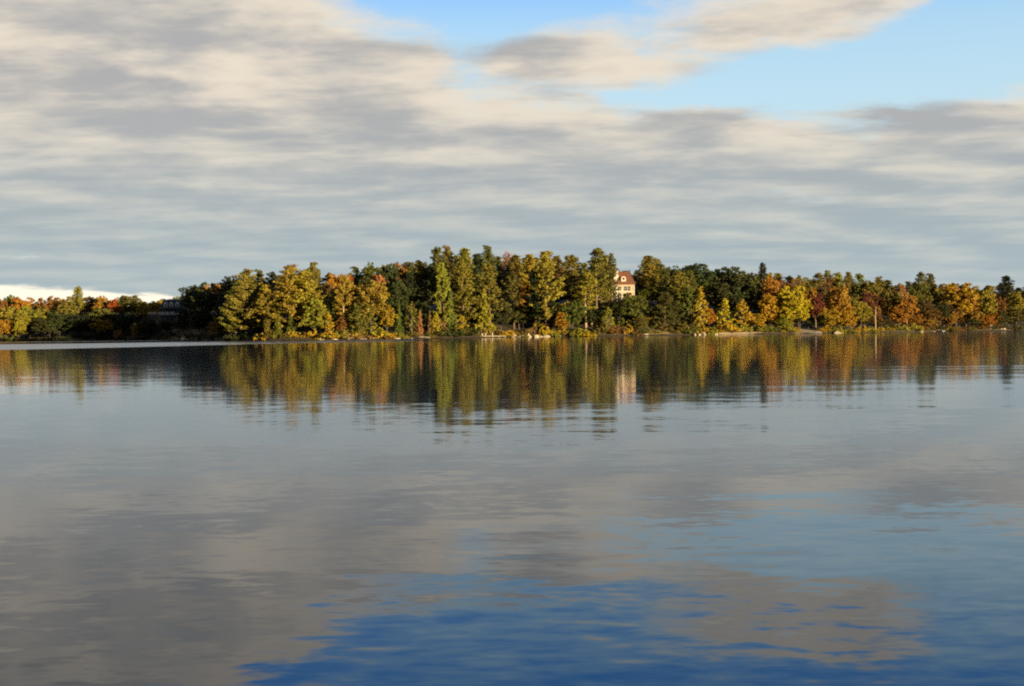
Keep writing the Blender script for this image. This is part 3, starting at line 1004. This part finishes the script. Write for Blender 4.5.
# ---- trees packed behind
SKYL = [(0, 294), (20, 295), (40, 297), (50, 294), (62, 297), (78, 292), (90, 295), (103, 293), (115, 297), (130, 294), (145, 300), (160, 299), (175, 297),
        (185, 293), (195, 288), (205, 285), (215, 284), (228, 280), (240, 275), (252, 272), (262, 272), (270, 274), (282, 270), (292, 267), (312, 265), (322, 269), (340, 269),
        (350, 268), (360, 264), (372, 261), (388, 261), (410, 259), (428, 257), (437, 250), (450, 249), (458, 254), (466, 251), (476, 254), (490, 249), (500, 251), (516, 255),
        (540, 255), (555, 253), (562, 262), (572, 259), (582, 263), (590, 259), (597, 252), (604, 254), (610, 258), (618, 268), (630, 270), (640, 266), (646, 259), (655, 260), (665, 265),
        (680, 264), (695, 262), (705, 267), (715, 265), (735, 267), (755, 269), (765, 267), (780, 270), (820, 271), (835, 269), (860, 270), (872, 273), (895, 276), (913, 278),
        (925, 274), (945, 279), (957, 279), (975, 282), (990, 283), (1003, 279), (1015, 284), (1024, 281)]
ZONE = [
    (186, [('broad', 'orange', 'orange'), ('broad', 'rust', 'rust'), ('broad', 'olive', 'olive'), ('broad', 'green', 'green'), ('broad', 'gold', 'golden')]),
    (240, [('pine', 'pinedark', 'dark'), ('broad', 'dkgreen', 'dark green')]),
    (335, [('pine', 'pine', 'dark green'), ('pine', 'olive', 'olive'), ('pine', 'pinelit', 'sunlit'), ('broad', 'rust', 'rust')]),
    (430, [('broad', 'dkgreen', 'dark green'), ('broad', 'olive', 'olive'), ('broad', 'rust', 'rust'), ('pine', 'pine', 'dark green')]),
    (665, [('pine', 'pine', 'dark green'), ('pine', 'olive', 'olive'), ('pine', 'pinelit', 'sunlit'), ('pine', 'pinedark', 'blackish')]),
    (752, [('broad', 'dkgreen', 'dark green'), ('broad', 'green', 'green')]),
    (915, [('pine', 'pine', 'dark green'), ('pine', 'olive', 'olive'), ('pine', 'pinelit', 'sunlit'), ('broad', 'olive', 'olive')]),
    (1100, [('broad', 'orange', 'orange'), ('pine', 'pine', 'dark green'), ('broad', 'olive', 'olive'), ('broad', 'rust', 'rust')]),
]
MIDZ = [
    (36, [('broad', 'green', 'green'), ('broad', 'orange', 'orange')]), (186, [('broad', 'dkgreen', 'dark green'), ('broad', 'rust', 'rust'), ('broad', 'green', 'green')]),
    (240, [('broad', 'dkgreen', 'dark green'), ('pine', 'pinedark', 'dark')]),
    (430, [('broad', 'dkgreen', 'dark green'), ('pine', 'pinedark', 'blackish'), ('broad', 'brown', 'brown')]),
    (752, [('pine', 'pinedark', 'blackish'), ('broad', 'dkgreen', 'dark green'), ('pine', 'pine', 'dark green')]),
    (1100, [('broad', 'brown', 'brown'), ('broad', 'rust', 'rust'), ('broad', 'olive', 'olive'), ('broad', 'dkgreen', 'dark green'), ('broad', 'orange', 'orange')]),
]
SHORT = {}
HEROREF = [(px, lab, d) for (px, yt, d, kind, w, col, lab) in HERO if kind != 'shrub']
FILL = []


def pick(z, px):
    for lim, opts in z:
        if px < lim:
            return random.choice(opts)


def add_fill(px, yt, d, kind, w, col, word):
    FILL.append([px, yt, d, kind, w, col, word])


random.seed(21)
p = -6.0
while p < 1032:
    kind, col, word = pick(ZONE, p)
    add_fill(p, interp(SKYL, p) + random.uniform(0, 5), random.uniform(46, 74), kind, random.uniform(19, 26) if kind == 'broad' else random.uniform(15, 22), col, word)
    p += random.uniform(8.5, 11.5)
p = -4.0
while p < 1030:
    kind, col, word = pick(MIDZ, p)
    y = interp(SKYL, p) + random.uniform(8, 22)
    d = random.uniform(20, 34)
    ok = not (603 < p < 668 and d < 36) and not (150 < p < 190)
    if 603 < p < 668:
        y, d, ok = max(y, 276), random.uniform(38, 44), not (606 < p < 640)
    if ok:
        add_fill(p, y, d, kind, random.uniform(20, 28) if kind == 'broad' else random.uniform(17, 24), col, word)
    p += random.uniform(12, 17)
p = 2.0
while p < 1026:
    kind, col, word = pick(MIDZ, p)
    base = interp([(0, 341), (500, 336), (1024, 331)], p)
    y = base - (random.uniform(22, 40) if 380 < p < 720 else random.uniform(18, 32))
    d = random.uniform(9, 14)
    if not 154 < p < 190:
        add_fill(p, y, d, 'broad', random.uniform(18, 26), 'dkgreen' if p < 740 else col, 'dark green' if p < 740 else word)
    p += random.uniform(13, 19)

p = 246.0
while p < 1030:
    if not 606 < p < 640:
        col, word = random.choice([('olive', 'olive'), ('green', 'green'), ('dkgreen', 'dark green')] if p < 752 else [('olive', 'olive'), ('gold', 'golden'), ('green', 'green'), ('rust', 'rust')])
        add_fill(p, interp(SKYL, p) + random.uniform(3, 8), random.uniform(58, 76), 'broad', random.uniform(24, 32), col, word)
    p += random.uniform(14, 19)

KW = {'pine': 'pine', 'broad': 'leafy tree'}
keys = {}
for f in FILL:
    px, yt, d, kind, w, col, word = f
    best = min(HEROREF, key=lambda h: abs(h[0] - px) + 0.15 * abs(h[2] - d))
    short = best[1].split(',')[0]
    ws = short.split()
    row = 'crest' if d > 45 else ('middle-row' if d > 15 else 'low understorey')
    keys.setdefault((row, word, KW[kind], best[1]), []).append(f)


def trim_label(s, n=16):
    """a label that runs over n words loses its last phrase, whole"""
    preps = {'behind', 'beside', 'with', 'on', 'below', 'between', 'under', 'over', 'at', 'in', 'of', 'from', 'by', 'among', 'before', 'past', 'above', 'to', 'left', 'right', 'next', 'near', 'rising', 'standing', 'hiding', 'covering', 'touching', 'tucked', 'caught'}
    w = s.split()
    while len(w) > n:
        k = max(q for q in range(4, len(w)) if w[q] in preps)
        w = w[:k]
        while w[-1] in preps or w[-1] in ('the', 'a', 'and', 'just', 'directly'):
            w.pop()
    return ' '.join(w)


USED = set(h[6].lower() for h in HERO)
for (row, word, kw, ref), fs in keys.items():
    fs.sort(key=lambda f: f[1])
    for i, f in enumerate(fs):
        pre = '' if len(fs) == 1 else (['taller ', 'shorter '] if len(fs) == 2 else ['tallest ', 'middle-sized ', 'shortest ', 'smallest '])[min(i, len(fs) - 1)]
        lab = trim_label(f'{pre}{word} {row} {kw} behind the {ref}')
        alt = iter(['narrower', 'fuller', 'looser', 'denser', 'rounder', 'thinner', 'plainer'])
        while lab.lower() in USED:
            lab = trim_label(f'{next(alt)} {word} {row} {kw} behind the {ref}')
        USED.add(lab.lower())
        px, yt, d, kind, w, col, _ = f
        tree(px, yt, d, kind, w, col, lab, grp(px))

# ------------------------------------------------------------------ shrubs along the waterline
random.seed(5)
SHCOL = [
    (20, [('green', 'green')]), (186, [('dkgreen', 'dark green'), ('pinedark', 'blackish')]), (262, [('dkgreen', 'dark green')]),  # far-shore shrubs take darker leaf colours to carry the shadow
    (335, [('ygreen', 'yellow-green'), ('gold', 'golden'), ('olive', 'olive')]), (425, [('gold', 'golden'), ('ygreen', 'yellow-green'), ('olive', 'olive'), ('tan', 'straw-coloured')]),
    (480, [('dkgreen', 'dark green'), ('olive', 'olive')]), (545, [('gold', 'golden'), ('tan', 'straw-coloured'), ('olive', 'olive')]),
    (600, [('yellow', 'yellow'), ('olive', 'olive'), ('ygreen', 'yellow-green'), ('green', 'green')]), (640, [('rust', 'rust'), ('olive', 'olive'), ('gold', 'golden'), ('green', 'green')]),
    (700, [('tan', 'straw-coloured'), ('olive', 'olive'), ('dkgreen', 'dark green'), ('green', 'green')]), (765, [('ygreen', 'yellow-green'), ('gold', 'golden')]),
    (870, [('ygreen', 'yellow-green'), ('green', 'green'), ('gold', 'golden')]), (920, [('ygreen', 'yellow-green'), ('gold', 'golden')]), (1100, [('olive', 'olive'), ('dkgreen', 'dark green'), ('rust', 'rust')])]
SH = []
p = 2.0
while p < 1023:
    d = random.choice([random.uniform(0.5, 2.0), random.uniform(0.5, 2.0), random.uniform(2.5, 6)])
    if not (478 < p < 508 and d < 2.2) and not (798 < p < 822):
        
        c, word = random.choice([o for lim, o in SHCOL if p < lim][0])
        if 716 < p < 760:
            d = random.uniform(4.8, 6.5)
        SH.append((p, d, c, word))
    p += random.uniform(3.4, 7.4)
for q in range(590, 690, 5):
    SH.append((q + random.uniform(-2, 2), random.uniform(6, 17), random.choice(['green', 'dkgreen', 'olive', 'rust']), 'hillside'))
bykey = {}
for s in SH:
    best = min(HEROREF, key=lambda h: abs(h[0] - s[0]) + 0.6 * h[2])
    bykey.setdefault((s[3], best[1]), []).append(s)
for (word0, ref), ss_ in bykey.items():
    for i, (px, d, c, w) in enumerate(ss_):
        word = word0
        X, Y, Z = place(px, d)
        H = random.uniform(1.2, 3.0) if d < 5 else random.uniform(2.2, 4.5)
        pre = '' if len(ss_) == 1 else ['nearer ', 'further ', 'tiny ', 'ragged ', 'flat ', 'wispy '][i % 6]
        place_ = 'slope' if word == 'hillside' else 'shoreline'
        prep_ = 'by' if word == 'hillside' else 'below'
        if word == 'hillside':
            word = {'green': 'green', 'dkgreen': 'dark green', 'olive': 'olive', 'rust': 'rust'}[c]
        lab = trim_label(f'{pre}{word} {place_} shrub {prep_} the {ref}')
        alt = iter(['bushy', 'scrubby', 'spreading', 'leafy', 'tufted'])
        while lab.lower() in USED:
            lab = trim_label(f'{next(alt)} {word} {place_} shrub {prep_} the {ref}')
        USED.add(lab.lower())
        k = ci['shrub']; ci['shrub'] += 1
        tm, cm, h0, w0 = PROTO['shrub'][k % 4]
        t = thing('shrub', lab, 'shrub', (X, Y, Z), 'shrubs along the waterline', random.random() * 6.28)
        s = H / h0
        wx = s * random.uniform(.9, 1.6)
        t.scale = (wx, wx, s)
        obj('stems', tm, t, color=BARKC['shrub'])
        obj('leaves', cm, t, color=C[c])


# ------------------------------------------------------------------ rocks
def rock_mesh(seed, mat, tall=0.7, point=0.0):
    import bmesh
    rs = random.Random(seed)
    bm = bmesh.new()
    bmesh.ops.create_icosphere(bm, subdivisions=3, radius=1.0)
    ph = [rs.uniform(0, 6) for _ in range(6)]
    cuts = [(Vector((rs.gauss(0, 1), rs.gauss(0, 1), rs.gauss(0.4, .7))).normalized(), rs.uniform(.55, .85)) for _ in range(9)]
    for v in bm.verts:
        c = v.co
        for n, l in cuts:
            e = c.dot(n) - l
            if e > 0:
                c -= n * e * 0.92
        k = 1 + 0.07 * math.sin(c.x * 5 + ph[0]) * math.sin(c.y * 4 + ph[1]) + 0.05 * math.sin(c.z * 9 + ph[2] + c.x * 3)
        c *= k
        if point and c.z > 0:
            q = 1 - point * min(1, c.z)
            c.x *= q; c.y *= q
        c.z *= tall
        v.co = c
    me = bpy.data.meshes.new('rock')
    bm.to_mesh(me)
    bm.free()
    me.materials.append(mat)
    return me


ROCKS = [rock_mesh(1, M_ROCK), rock_mesh(2, M_ROCK, .6), rock_mesh(3, M_ROCK, .8), rock_mesh(4, M_ROCK, .55)]
PALE = [rock_mesh(5, M_PALEROCK, .8, .15), rock_mesh(6, M_PALEROCK, .9, .3), rock_mesh(7, M_PALEROCK, .7, .1)]


def rock(px, d, wm, hm, me, label, group='boulders on the waterline'):
    X, Y, Z = place(px, d)
    o = obj('boulder', me, None, (X, Y, max(Z, -0.1)))
    o.scale = (wm / 2, wm / 2 * .8, hm)
    o.rotation_euler = (0, 0, random.random() * 6.28)
    return tag(o, label, 'boulder', group)


rock(321, 0.6, 2.85, 2.01, PALE[1], 'pale pointed boulder below the yellow-green leafy tree')
rock(347, 0.5, 3.23, 1.70, PALE[0], 'pale domed boulder below the bare-trunked pine')
rock(363, 0.5, 4.75, 1.24, ROCKS[1], 'long low tan boulder below the great golden maple')
rock(357, 0.8, 2.09, 2.01, PALE[1], 'upright pale boulder beside the long low boulder')
rock(334, 0.3, 2.66, 0.70, ROCKS[3], 'flat boulder between the two pale boulders')
rock(396, 0.3, 3.80, 0.70, ROCKS[1], 'flat boulder past the golden side tree')
rock(424, 0.3, 4.75, 0.70, ROCKS[3], 'long flat ledge before the shaded hollow')
rock(410, 0.3, 3.80, 0.62, ROCKS[0], 'small ledge under the slender olive birch')
rock(514, 0.8, 2.47, 1.70, ROCKS[2], 'dark boulder at the end of the dock')
rock(522, 0.5, 3.42, 1.70, PALE[2], 'bright pale boulder past the dock')
rock(529, 0.6, 2.28, 1.62, PALE[0], 'second pale boulder in the row past the dock')
rock(536, 0.5, 2.47, 1.24, ROCKS[2], 'brown boulder in the middle of the dock row')
rock(541, 0.5, 2.09, 0.93, ROCKS[0], 'little brown boulder in the dock row')
rock(547, 0.6, 3.04, 1.24, PALE[2], 'last boulder of the dock row, under the layered pine')
rock(644, 0.4, 3.80, 0.54, PALE[2], 'low pale slab on the grassy beach')
rock(695, 1.2, 1.80, 1.16, PALE[0], 'first white rock in the line at the beach start')
rock(699, 1.4, 1.61, 1.09, PALE[2], 'second white rock in the line at the beach start')
rock(704, 1.5, 1.90, 1.16, PALE[0], 'third white rock in the line at the beach start')
rock(709, 1.2, 2.47, 0.85, ROCKS[0], 'grey rock at the end of the white rock line')
rock(716, 0.7, 2.09, 2.01, PALE[2], 'tall bright block where the sand begins')
rock(838, 0.4, 4.2, 1.5, PALE[0], 'big triangular boulder by the boat ramp')
rock(921, 0.4, 2.09, 0.54, PALE[2], 'low pale rock left of the small domed gold tree')
rock(934, 0.4, 2.28, 0.46, PALE[2], 'low pale rock right of the small domed gold tree')
rock(1000, 0.4, 2.66, 0.70, ROCKS[1], 'low grey rock beside the pale boathouse')
rock(1004, 0.5, 1.90, 0.78, ROCKS[2], 'rounded grey rock past the pale boathouse')


# ------------------------------------------------------------------ houses
def part(name, mb, mat, parent, label=None):
    o = obj(name, mb.mesh(name, mat), parent)
    if label:
        o['label'] = label
    return o


M_WHITE = simple('white_paint', (0.82, 0.82, 0.80), 0.5, 0.05)


def window(parent, x, y, z0, w, h, mat=M_TRIM, bars=(1, 1)):
    """frame with its pane; faces -Y, set into the wall plane at y"""
    f = MB()
    t = 0.10
    f.box(x - w / 2 - t, x - w / 2, y - .09, y + .05, z0 - t, z0 + h + t)
    f.box(x + w / 2, x + w / 2 + t, y - .09, y + .05, z0 - t, z0 + h + t)
    f.box(x - w / 2, x + w / 2, y - .09, y + .05, z0 + h, z0 + h + t)
    f.box(x - w / 2, x + w / 2, y - .12, y + .05, z0 - t, z0)
    for i in range(bars[0]):
        xx = x - w / 2 + w * (i + 1) / (bars[0] + 1)
        f.box(xx - .03, xx + .03, y - .075, y - .02, z0, z0 + h)
    for i in range(bars[1]):
        zz = z0 + h * (i + 1) / (bars[1] + 1)
        f.box(x - w / 2, x + w / 2, y - .07, y - .025, zz - .03, zz + .03)
    o = part('window', f, mat, parent)
    g_ = MB()
    g_.box(x - w / 2, x + w / 2, y - .018, y - .006, z0, z0 + h)
    part('pane', g_, M_GLASS, o)
    return o


def hip_roof(x0, x1, y0, y1, z0, z1, rx0, rx1, ry):
    b = MB()
    b.add([(x0, y0, z0), (x1, y0, z0), (x1, y1, z0), (x0, y1, z0), (rx0, ry, z1), (rx1, ry, z1)],
          [(0, 1, 5, 4), (1, 2, 5), (2, 3, 4, 5), (3, 0, 4), (0, 3, 2, 1)])
    b.box(x0 - .05, x1 + .05, y0 - .05, y1 + .05, z0 - .22, z0 - .004)
    return b


def cream_house():
    X, Y, Z = place(622, 24)
    z = height_at(622, 300.5, Y)
    s = Y / F                               # metres per pixel
    h = thing('cream_house', 'cream two-storey house with red roof among tall pines above the lake', 'house', (X, Y, z))
    w = MB()
    x0, x1 = (612.5 - 622) * s, (634.5 - 622) * s
    we = 16.2 * s
    w.box(x0, x1, 0, 8.5, -1.5, we)
    part('wall', w, M_CREAM, h)
    wg = MB()
    wx0 = (596 - 622) * s
    wg.box(wx0, x0 - .003, 1.2, 7.5, -1.5, 4.3)
    part('wing_wall', wg, M_CREAM, h)
    part('wing_roof', hip_roof(wx0 - .4, x0 - .02, .7, 8.0, 4.55, 7.0, wx0 + 1.5, x0 - .05, 4.2), M_ROOF, h)
    # terrace wall the house stands on
    tb = MB()
    tb.box(wx0 - 1, x1 + 1, -2.6, -.02, -3.0, -.12)
    part('terrace', tb, M_ROCK, h)
    zr = 29.5 * s
    roof = part('roof', hip_roof(x0 - .5, x1 + .55, -.6, 9.1, we + .22, zr, x0 + 1.9, x1 - 1.5, 4.2), M_ROOF, h)
    # chimney on the front slope
    c = MB()
    cx = (618 - 622) * s
    c.box(cx - .45, cx + .45, 1.6, 2.7, we + .5, zr + .15)
    c.box(cx - .55, cx + .55, 1.5, 2.8, zr + .16, zr + .36)
    part('chimney', c, M_TRIM, roof)
    sd = MB()
    sx = (616.3 - 622) * s
    sd.box(sx - .65, sx + .40, .3, 2.2, we + .5, we + 2.6)
    sd.add([(sx - .8, .1, we + 2.61), (sx + .5, .1, we + 2.61), (sx + .5, 3.2, we + 2.61), (sx - .8, 3.2, we + 2.61), (sx - .15, .1, we + 3.2), (sx - .15, 3.2, we + 3.2)],
           [(0, 1, 4), (1, 2, 5, 4), (2, 3, 5), (3, 0, 4, 5), (0, 3, 2, 1)])
    part('side_dormer', sd, M_TRIM, roof)
    # arched dormer
    dx = (624.2 - 622) * s
    dz = we + 1.0
    d = MB()
    n = 14
    prof = [(dx - .85, dz)] + [(dx + .85 * math.cos(math.pi - math.pi * i / n), dz + 1.15 + .75 * math.sin(math.pi * i / n)) for i in range(n + 1)] + [(dx + .85, dz)]
    k = len(prof)
    d.add([(a, .25, b_) for a, b_ in prof] + [(a, 3.0, b_) for a, b_ in prof],
          [tuple(range(k))] + [(i, i + k, (i + 1) % k + k, (i + 1) % k) for i in range(k)] + [tuple(reversed(range(k, 2 * k)))])
    dm = part('dormer', d, M_TRIM, roof)
    pn = MB()
    m2 = 12
    pn.add([(dx + .42 * math.cos(6.2832 * i / m2), .24, dz + 1.02 + .5 * math.sin(6.2832 * i / m2)) for i in range(m2)], [tuple(range(m2))])
    part('pane', pn, M_GLASS, dm)
    # right gable bay, corner boards, balcony
    cb = MB()
    for xx in (x0, (617.4 - 622) * s, (622.6 - 622) * s, x1):
        cb.box(xx - .16, xx + .16, -.10, -.004, -.1, we - .23)
    cb.box(x0 + .17, x1 - .17, -.08, -.004, we * .52, we * .52 + .28)
    part('corner_board', cb, M_TRIM, h)
    for xx, ww in ((615, 1.0), (620, 1.15), (626, 1.0), (629.5, 1.0)):
        window(h, (xx - 622) * s, 0, we * .60, ww, we * .27)
    for xx, ww in ((615, 1.1), (620, 1.25), (626.5, 1.6)):
        window(h, (xx - 622) * s, 0, .35, ww, we * .38)
    window(h, (606 - 622) * s, 1.2, 1.2, 1.0, 1.9)
    window(h, (600.5 - 622) * s, 1.2, 1.2, 1.0, 1.9)
    bl = MB()
    bl.box(x0 - .1, (623 - 622) * s, -1.5, -.105, we * .50, we * .50 + .15)
    for i in range(9):
        xx = x0 + i * ((1 * s) - x0) / 8
        bl.box(xx - .03, xx + .03, -1.5, -1.44, we * .50 + .16, we * .5 + .95)
    bl.box(x0 - .1, 1 * s, -1.52, -1.42, we * .5 + .95, we * .5 + 1.03)
    part('balcony', bl, M_TRIM, h)
    for xx in (x0 + .1, (617.6 - 622) * s, (622.5 - 622) * s):
        p_ = MB()
        p_.box(xx - .12, xx + .12, -1.45, -1.2, -.1, we * .5 - .003)
        part('post', p_, M_TRIM, h)


def shaded_house():
    X, Y, Z = place(172, 24)
    z = height_at(172, 317, Y)
    s = Y / F
    h = thing('shaded_house', 'dark house with mansard roof, pale dormers and white porch in shadow', 'house', (X, Y, z), None, 0.12)
    w = MB()
    a, b = -10.5 * s, 12.5 * s
    ev = 9.0 * s
    w.box(a, b, 0, 8, -3, ev)
    part('wall', w, M_GREYWALL, h)
    r = MB()
    tz = 18.2 * s
    r.add([(a - .4, -.5, ev), (b + .4, -.5, ev), (b + .4, 8.5, ev), (a - .4, 8.5, ev), (a + .8, .9, tz - .5), (b - .8, .9, tz - .5), (b - .8, 7.1, tz - .5), (a + .8, 7.1, tz - .5),
           (a + 3, 4, tz), (b - 3, 4, tz)],
          [(0, 1, 5, 4), (1, 2, 6, 5), (2, 3, 7, 6), (3, 0, 4, 7), (4, 5, 9, 8), (5, 6, 9), (6, 7, 8, 9), (7, 4, 8), (0, 3, 2, 1)])
    roof = part('roof', r, M_DARKROOF, h)
    for px in (166, 171.5, 177.5):
        dx = (px - 172) * s
        d = MB()
        d.box(dx - .8, dx + .8, -.25, 1.6, ev + .55, ev + 1.9)
        d.add([(dx - .95, -.35, ev + 1.91), (dx + .95, -.35, ev + 1.91), (dx + .95, 2.0, ev + 1.91), (dx - .95, 2.0, ev + 1.91), (dx, -.35, ev + 2.7), (dx, 2.0, ev + 2.7)],
              [(0, 1, 4), (1, 2, 5, 4), (2, 3, 5), (3, 0, 4, 5), (0, 3, 2, 1)])
        dm = part('dormer', d, M_WHITE, roof)
        pn = MB()
        pn.box(dx - .36, dx + .36, -.27, -.254, ev + .75, ev + 1.65)
        part('pane', pn, M_GLASS, dm)
    # porch with white rail
    pd = MB()
    pd.box(a - .2, b + .2, -2.4, -.02, .9, 1.1)
    pd.box(a - .2, b + .2, -2.35, -2.2, 2.0, 2.12)
    pd.box(a - .2, b + .2, -2.35, -2.2, 1.25, 1.33)
    for i in range(34):
        xx = a + (b - a) * i / 33
        pd.box(xx - .09, xx + .09, -2.32, -2.23, 1.331, 1.999)
    part('porch_rail', pd, M_WHITE, h)
    for i in range(6):
        xx = a + (b - a) * i / 5
        q = MB()
        q.box(xx - .13, xx + .13, -2.42, -2.16, -2.0, ev - .3)
        part('porch_post', q, M_GREYWALL, h)
    pr = MB()
    pr.add([(a - .5, -2.8, ev - .29), (b + .5, -2.8, ev - .29), (b + .5, -.52, ev - .02), (a - .5, -.52, ev - .02), (a - .5, -2.8, ev - .18), (b + .5, -2.8, ev - .18), (b + .5, -.52, ev + .25), (a - .5, -.52, ev + .25)],
           [(0, 3, 2, 1), (4, 5, 6, 7), (0, 1, 5, 4), (1, 2, 6, 5), (2, 3, 7, 6), (3, 0, 4, 7)])
    part('porch_roof', pr, M_DARKROOF, h)
    for xx in (-3.2, -.4, 2.4, 4.6):
        window(h, xx, 0, 1.4, 1.0, 1.5, M_GREYWALL)


def boathouse():
    X, Y, Z = place(991, 3.0)
    h = thing('boathouse', 'small pale boathouse under the orange tree at the water', 'boathouse', (X, Y, .15))
    w = MB()
    w.box(-1.7, 1.7, 0, 3.4, -.4, 1.9)
    w.add([(-1.7, 0, 1.901), (1.7, 0, 1.901), (0, 0, 2.9), (-1.7, 3.4, 1.901), (1.7, 3.4, 1.901), (0, 3.4, 2.9)], [(0, 1, 2), (3, 5, 4)])
    part('wall', w, M_WOOD, h)
    r = MB()
    for sg in (-1, 1):
        r.add([(sg * 2.0, -.25, 1.78), (0, -.25, 2.97), (0, 3.65, 2.97), (sg * 2.0, 3.65, 1.78), (sg * 2.0, -.25, 1.90), (0, -.25, 3.09), (0, 3.65, 3.09), (sg * 2.0, 3.65, 1.90)],
              [(0, 1, 2, 3), (4, 7, 6, 5), (0, 4, 5, 1), (2, 6, 7, 3), (0, 3, 7, 4)])
    part('roof', r, M_DARKROOF, h)
    d = MB()
    d.box(-.55, .45, -.05, -.004, -.1, 1.6)
    part('door', d, M_WOOD, h)


cream_house()
shaded_house()
boathouse()


# ------------------------------------------------------------------ dock, boats, bare trunk
def dock():
    X, Y, Z = place(493, -0.6)
    h = thing('dock', 'long low wooden dock along the shore below the plump cedar', 'dock', (X, Y, 0))
    L = 13 * Y / F
    d = MB()
    for i in range(22):
        a = -L + 2 * L * i / 22
        d.box(a, a + 2 * L / 22 - .03, -1.1, 1.1, .55, .63)
    d.box(-L, L, -1.05, -.95, .34, .547)
    d.box(-L, L, .95, 1.05, .34, .547)
    part('deck', d, M_WOOD, h)
    for i in range(5):
        for sy in (-.85, .85):
            t = MB()
            a = -L + .3 + (2 * L - .6) * i / 4
            t.tube([(a, sy, -1.5), (a, sy, .335)], [.1, .1], 8)
            part('piling', t, M_WOOD, h)
    for a in (-L + .8, -L + 1.9, -.2):
        t = MB()
        t.tube([(a, -.98, .64), (a, -.98, 1.45), (a, -.98, 1.5)], [.13, .13, .08], 8)
        part('mooring_post', t, M_TRIM, h)
    for i, a in enumerate((-L + 3.2,)):
        pass


dock()


def boat_hull():
    b = MB()
    n = 11
    secs = []
    for i in range(n):
        t = i / (n - 1)
        y = -1.9 + 3.9 * t
        w = 0.78 * (1 - max(0, (t - .45) / .55) ** 2.2) + .02
        sh = .55 + .28 * t * t
        kz = .28 * max(0, t - .6) ** 1.5
        secs.append([(-w, y, sh), (-w * .92, y, sh * .5), (-w * .62, y, .06 + kz), (0, y, -.06 + kz * 1.6), (w * .62, y, .06 + kz), (w * .92, y, sh * .5), (w, y, sh),
                     (w * .86, y, sh - .02), (w * .6, y, .2 + kz), (-w * .6, y, .2 + kz), (-w * .86, y, sh - .02)])
    k = len(secs[0])
    b.add([p_ for s_ in secs for p_ in s_], [(i * k + j, i * k + (j + 1) % k, (i + 1) * k + (j + 1) % k, (i + 1) * k + j) for i in range(n - 1) for j in range(k)]
          + [tuple(range(k)), tuple(reversed(range((n - 1) * k, n * k)))])
    return b.mesh('hull', M_HULL)


HULL = boat_hull()
sm = MB(); sm.box(-.62, .62, -.75, -.4, .36, .42); sm.box(-.60, .60, .45, .75, .36, .42)
SEAT = sm.mesh('seat', M_SEAT)
mm = MB(); mm.box(-.16, .16, -2.25, -1.93, .55, 1.0); mm.box(-.06, .06, -2.1, -1.95, -.2, .547)
MOTOR = mm.mesh('outboard_motor', M_MOTOR)


def dinghy(px, d, rz, label, k=1.0):
    X, Y, Z = place(px, d)
    h = thing('dinghy', label, 'boat', (X, Y, 0.02), 'small boats at the shore', rz)
    h.scale = (k, k, k)
    obj('hull', HULL, h)
    obj('seat', SEAT, h)
    obj('outboard_motor', MOTOR, h)


dinghy(186, -3.0, 1.2, 'white boat moored in the shadow at the end of the point', 1.05)
dinghy(940.5, -2.5, 0.5, 'small white dinghy floating before the dark trees of the autumn shore', 0.9)


def snag():
    X, Y, Z = place(875.5, 1.6)
    h = thing('bare_trunk', 'tall bare pale trunk standing alone at the water edge', 'dead tree', (X, Y, Z - .2))
    top = height_at(875.5, 306, Y) - Z
    b = MB()
    b.tube([(0, 0, 0), (.03, 0, top * .3), (-.03, .02, top * .62), (.12, 0, top * .9), (.16, 0, top)], [.36, .27, .22, .16, .08], 10)
    b_ = obj('trunk', b.mesh('snag_trunk', BARK, True), h, color=(.40, .31, .20))
    for zf, an, L in ((.72, .4, 1.0), (.82, 2.8, .9), (.6, 3.6, .7), (.9, 5.4, .6)):
        q = MB()
        z0 = top * zf
        q.tube([(0, 0, z0), (math.cos(an) * L * .6, math.sin(an) * L * .6, z0 + .25), (math.cos(an) * L, math.sin(an) * L, z0 + .7)], [.07, .05, .02], 6)
        obj('branch', q.mesh('snag_branch', BARK), h, color=(.48, .37, .24))


snag()
from collections import Counter
print(Counter(o.name.split('.')[0] for o in sc.objects if o.type == 'EMPTY'))
print('TREES', len(TREES), 'SHRUBS', len(SH), 'FILL', len(FILL))
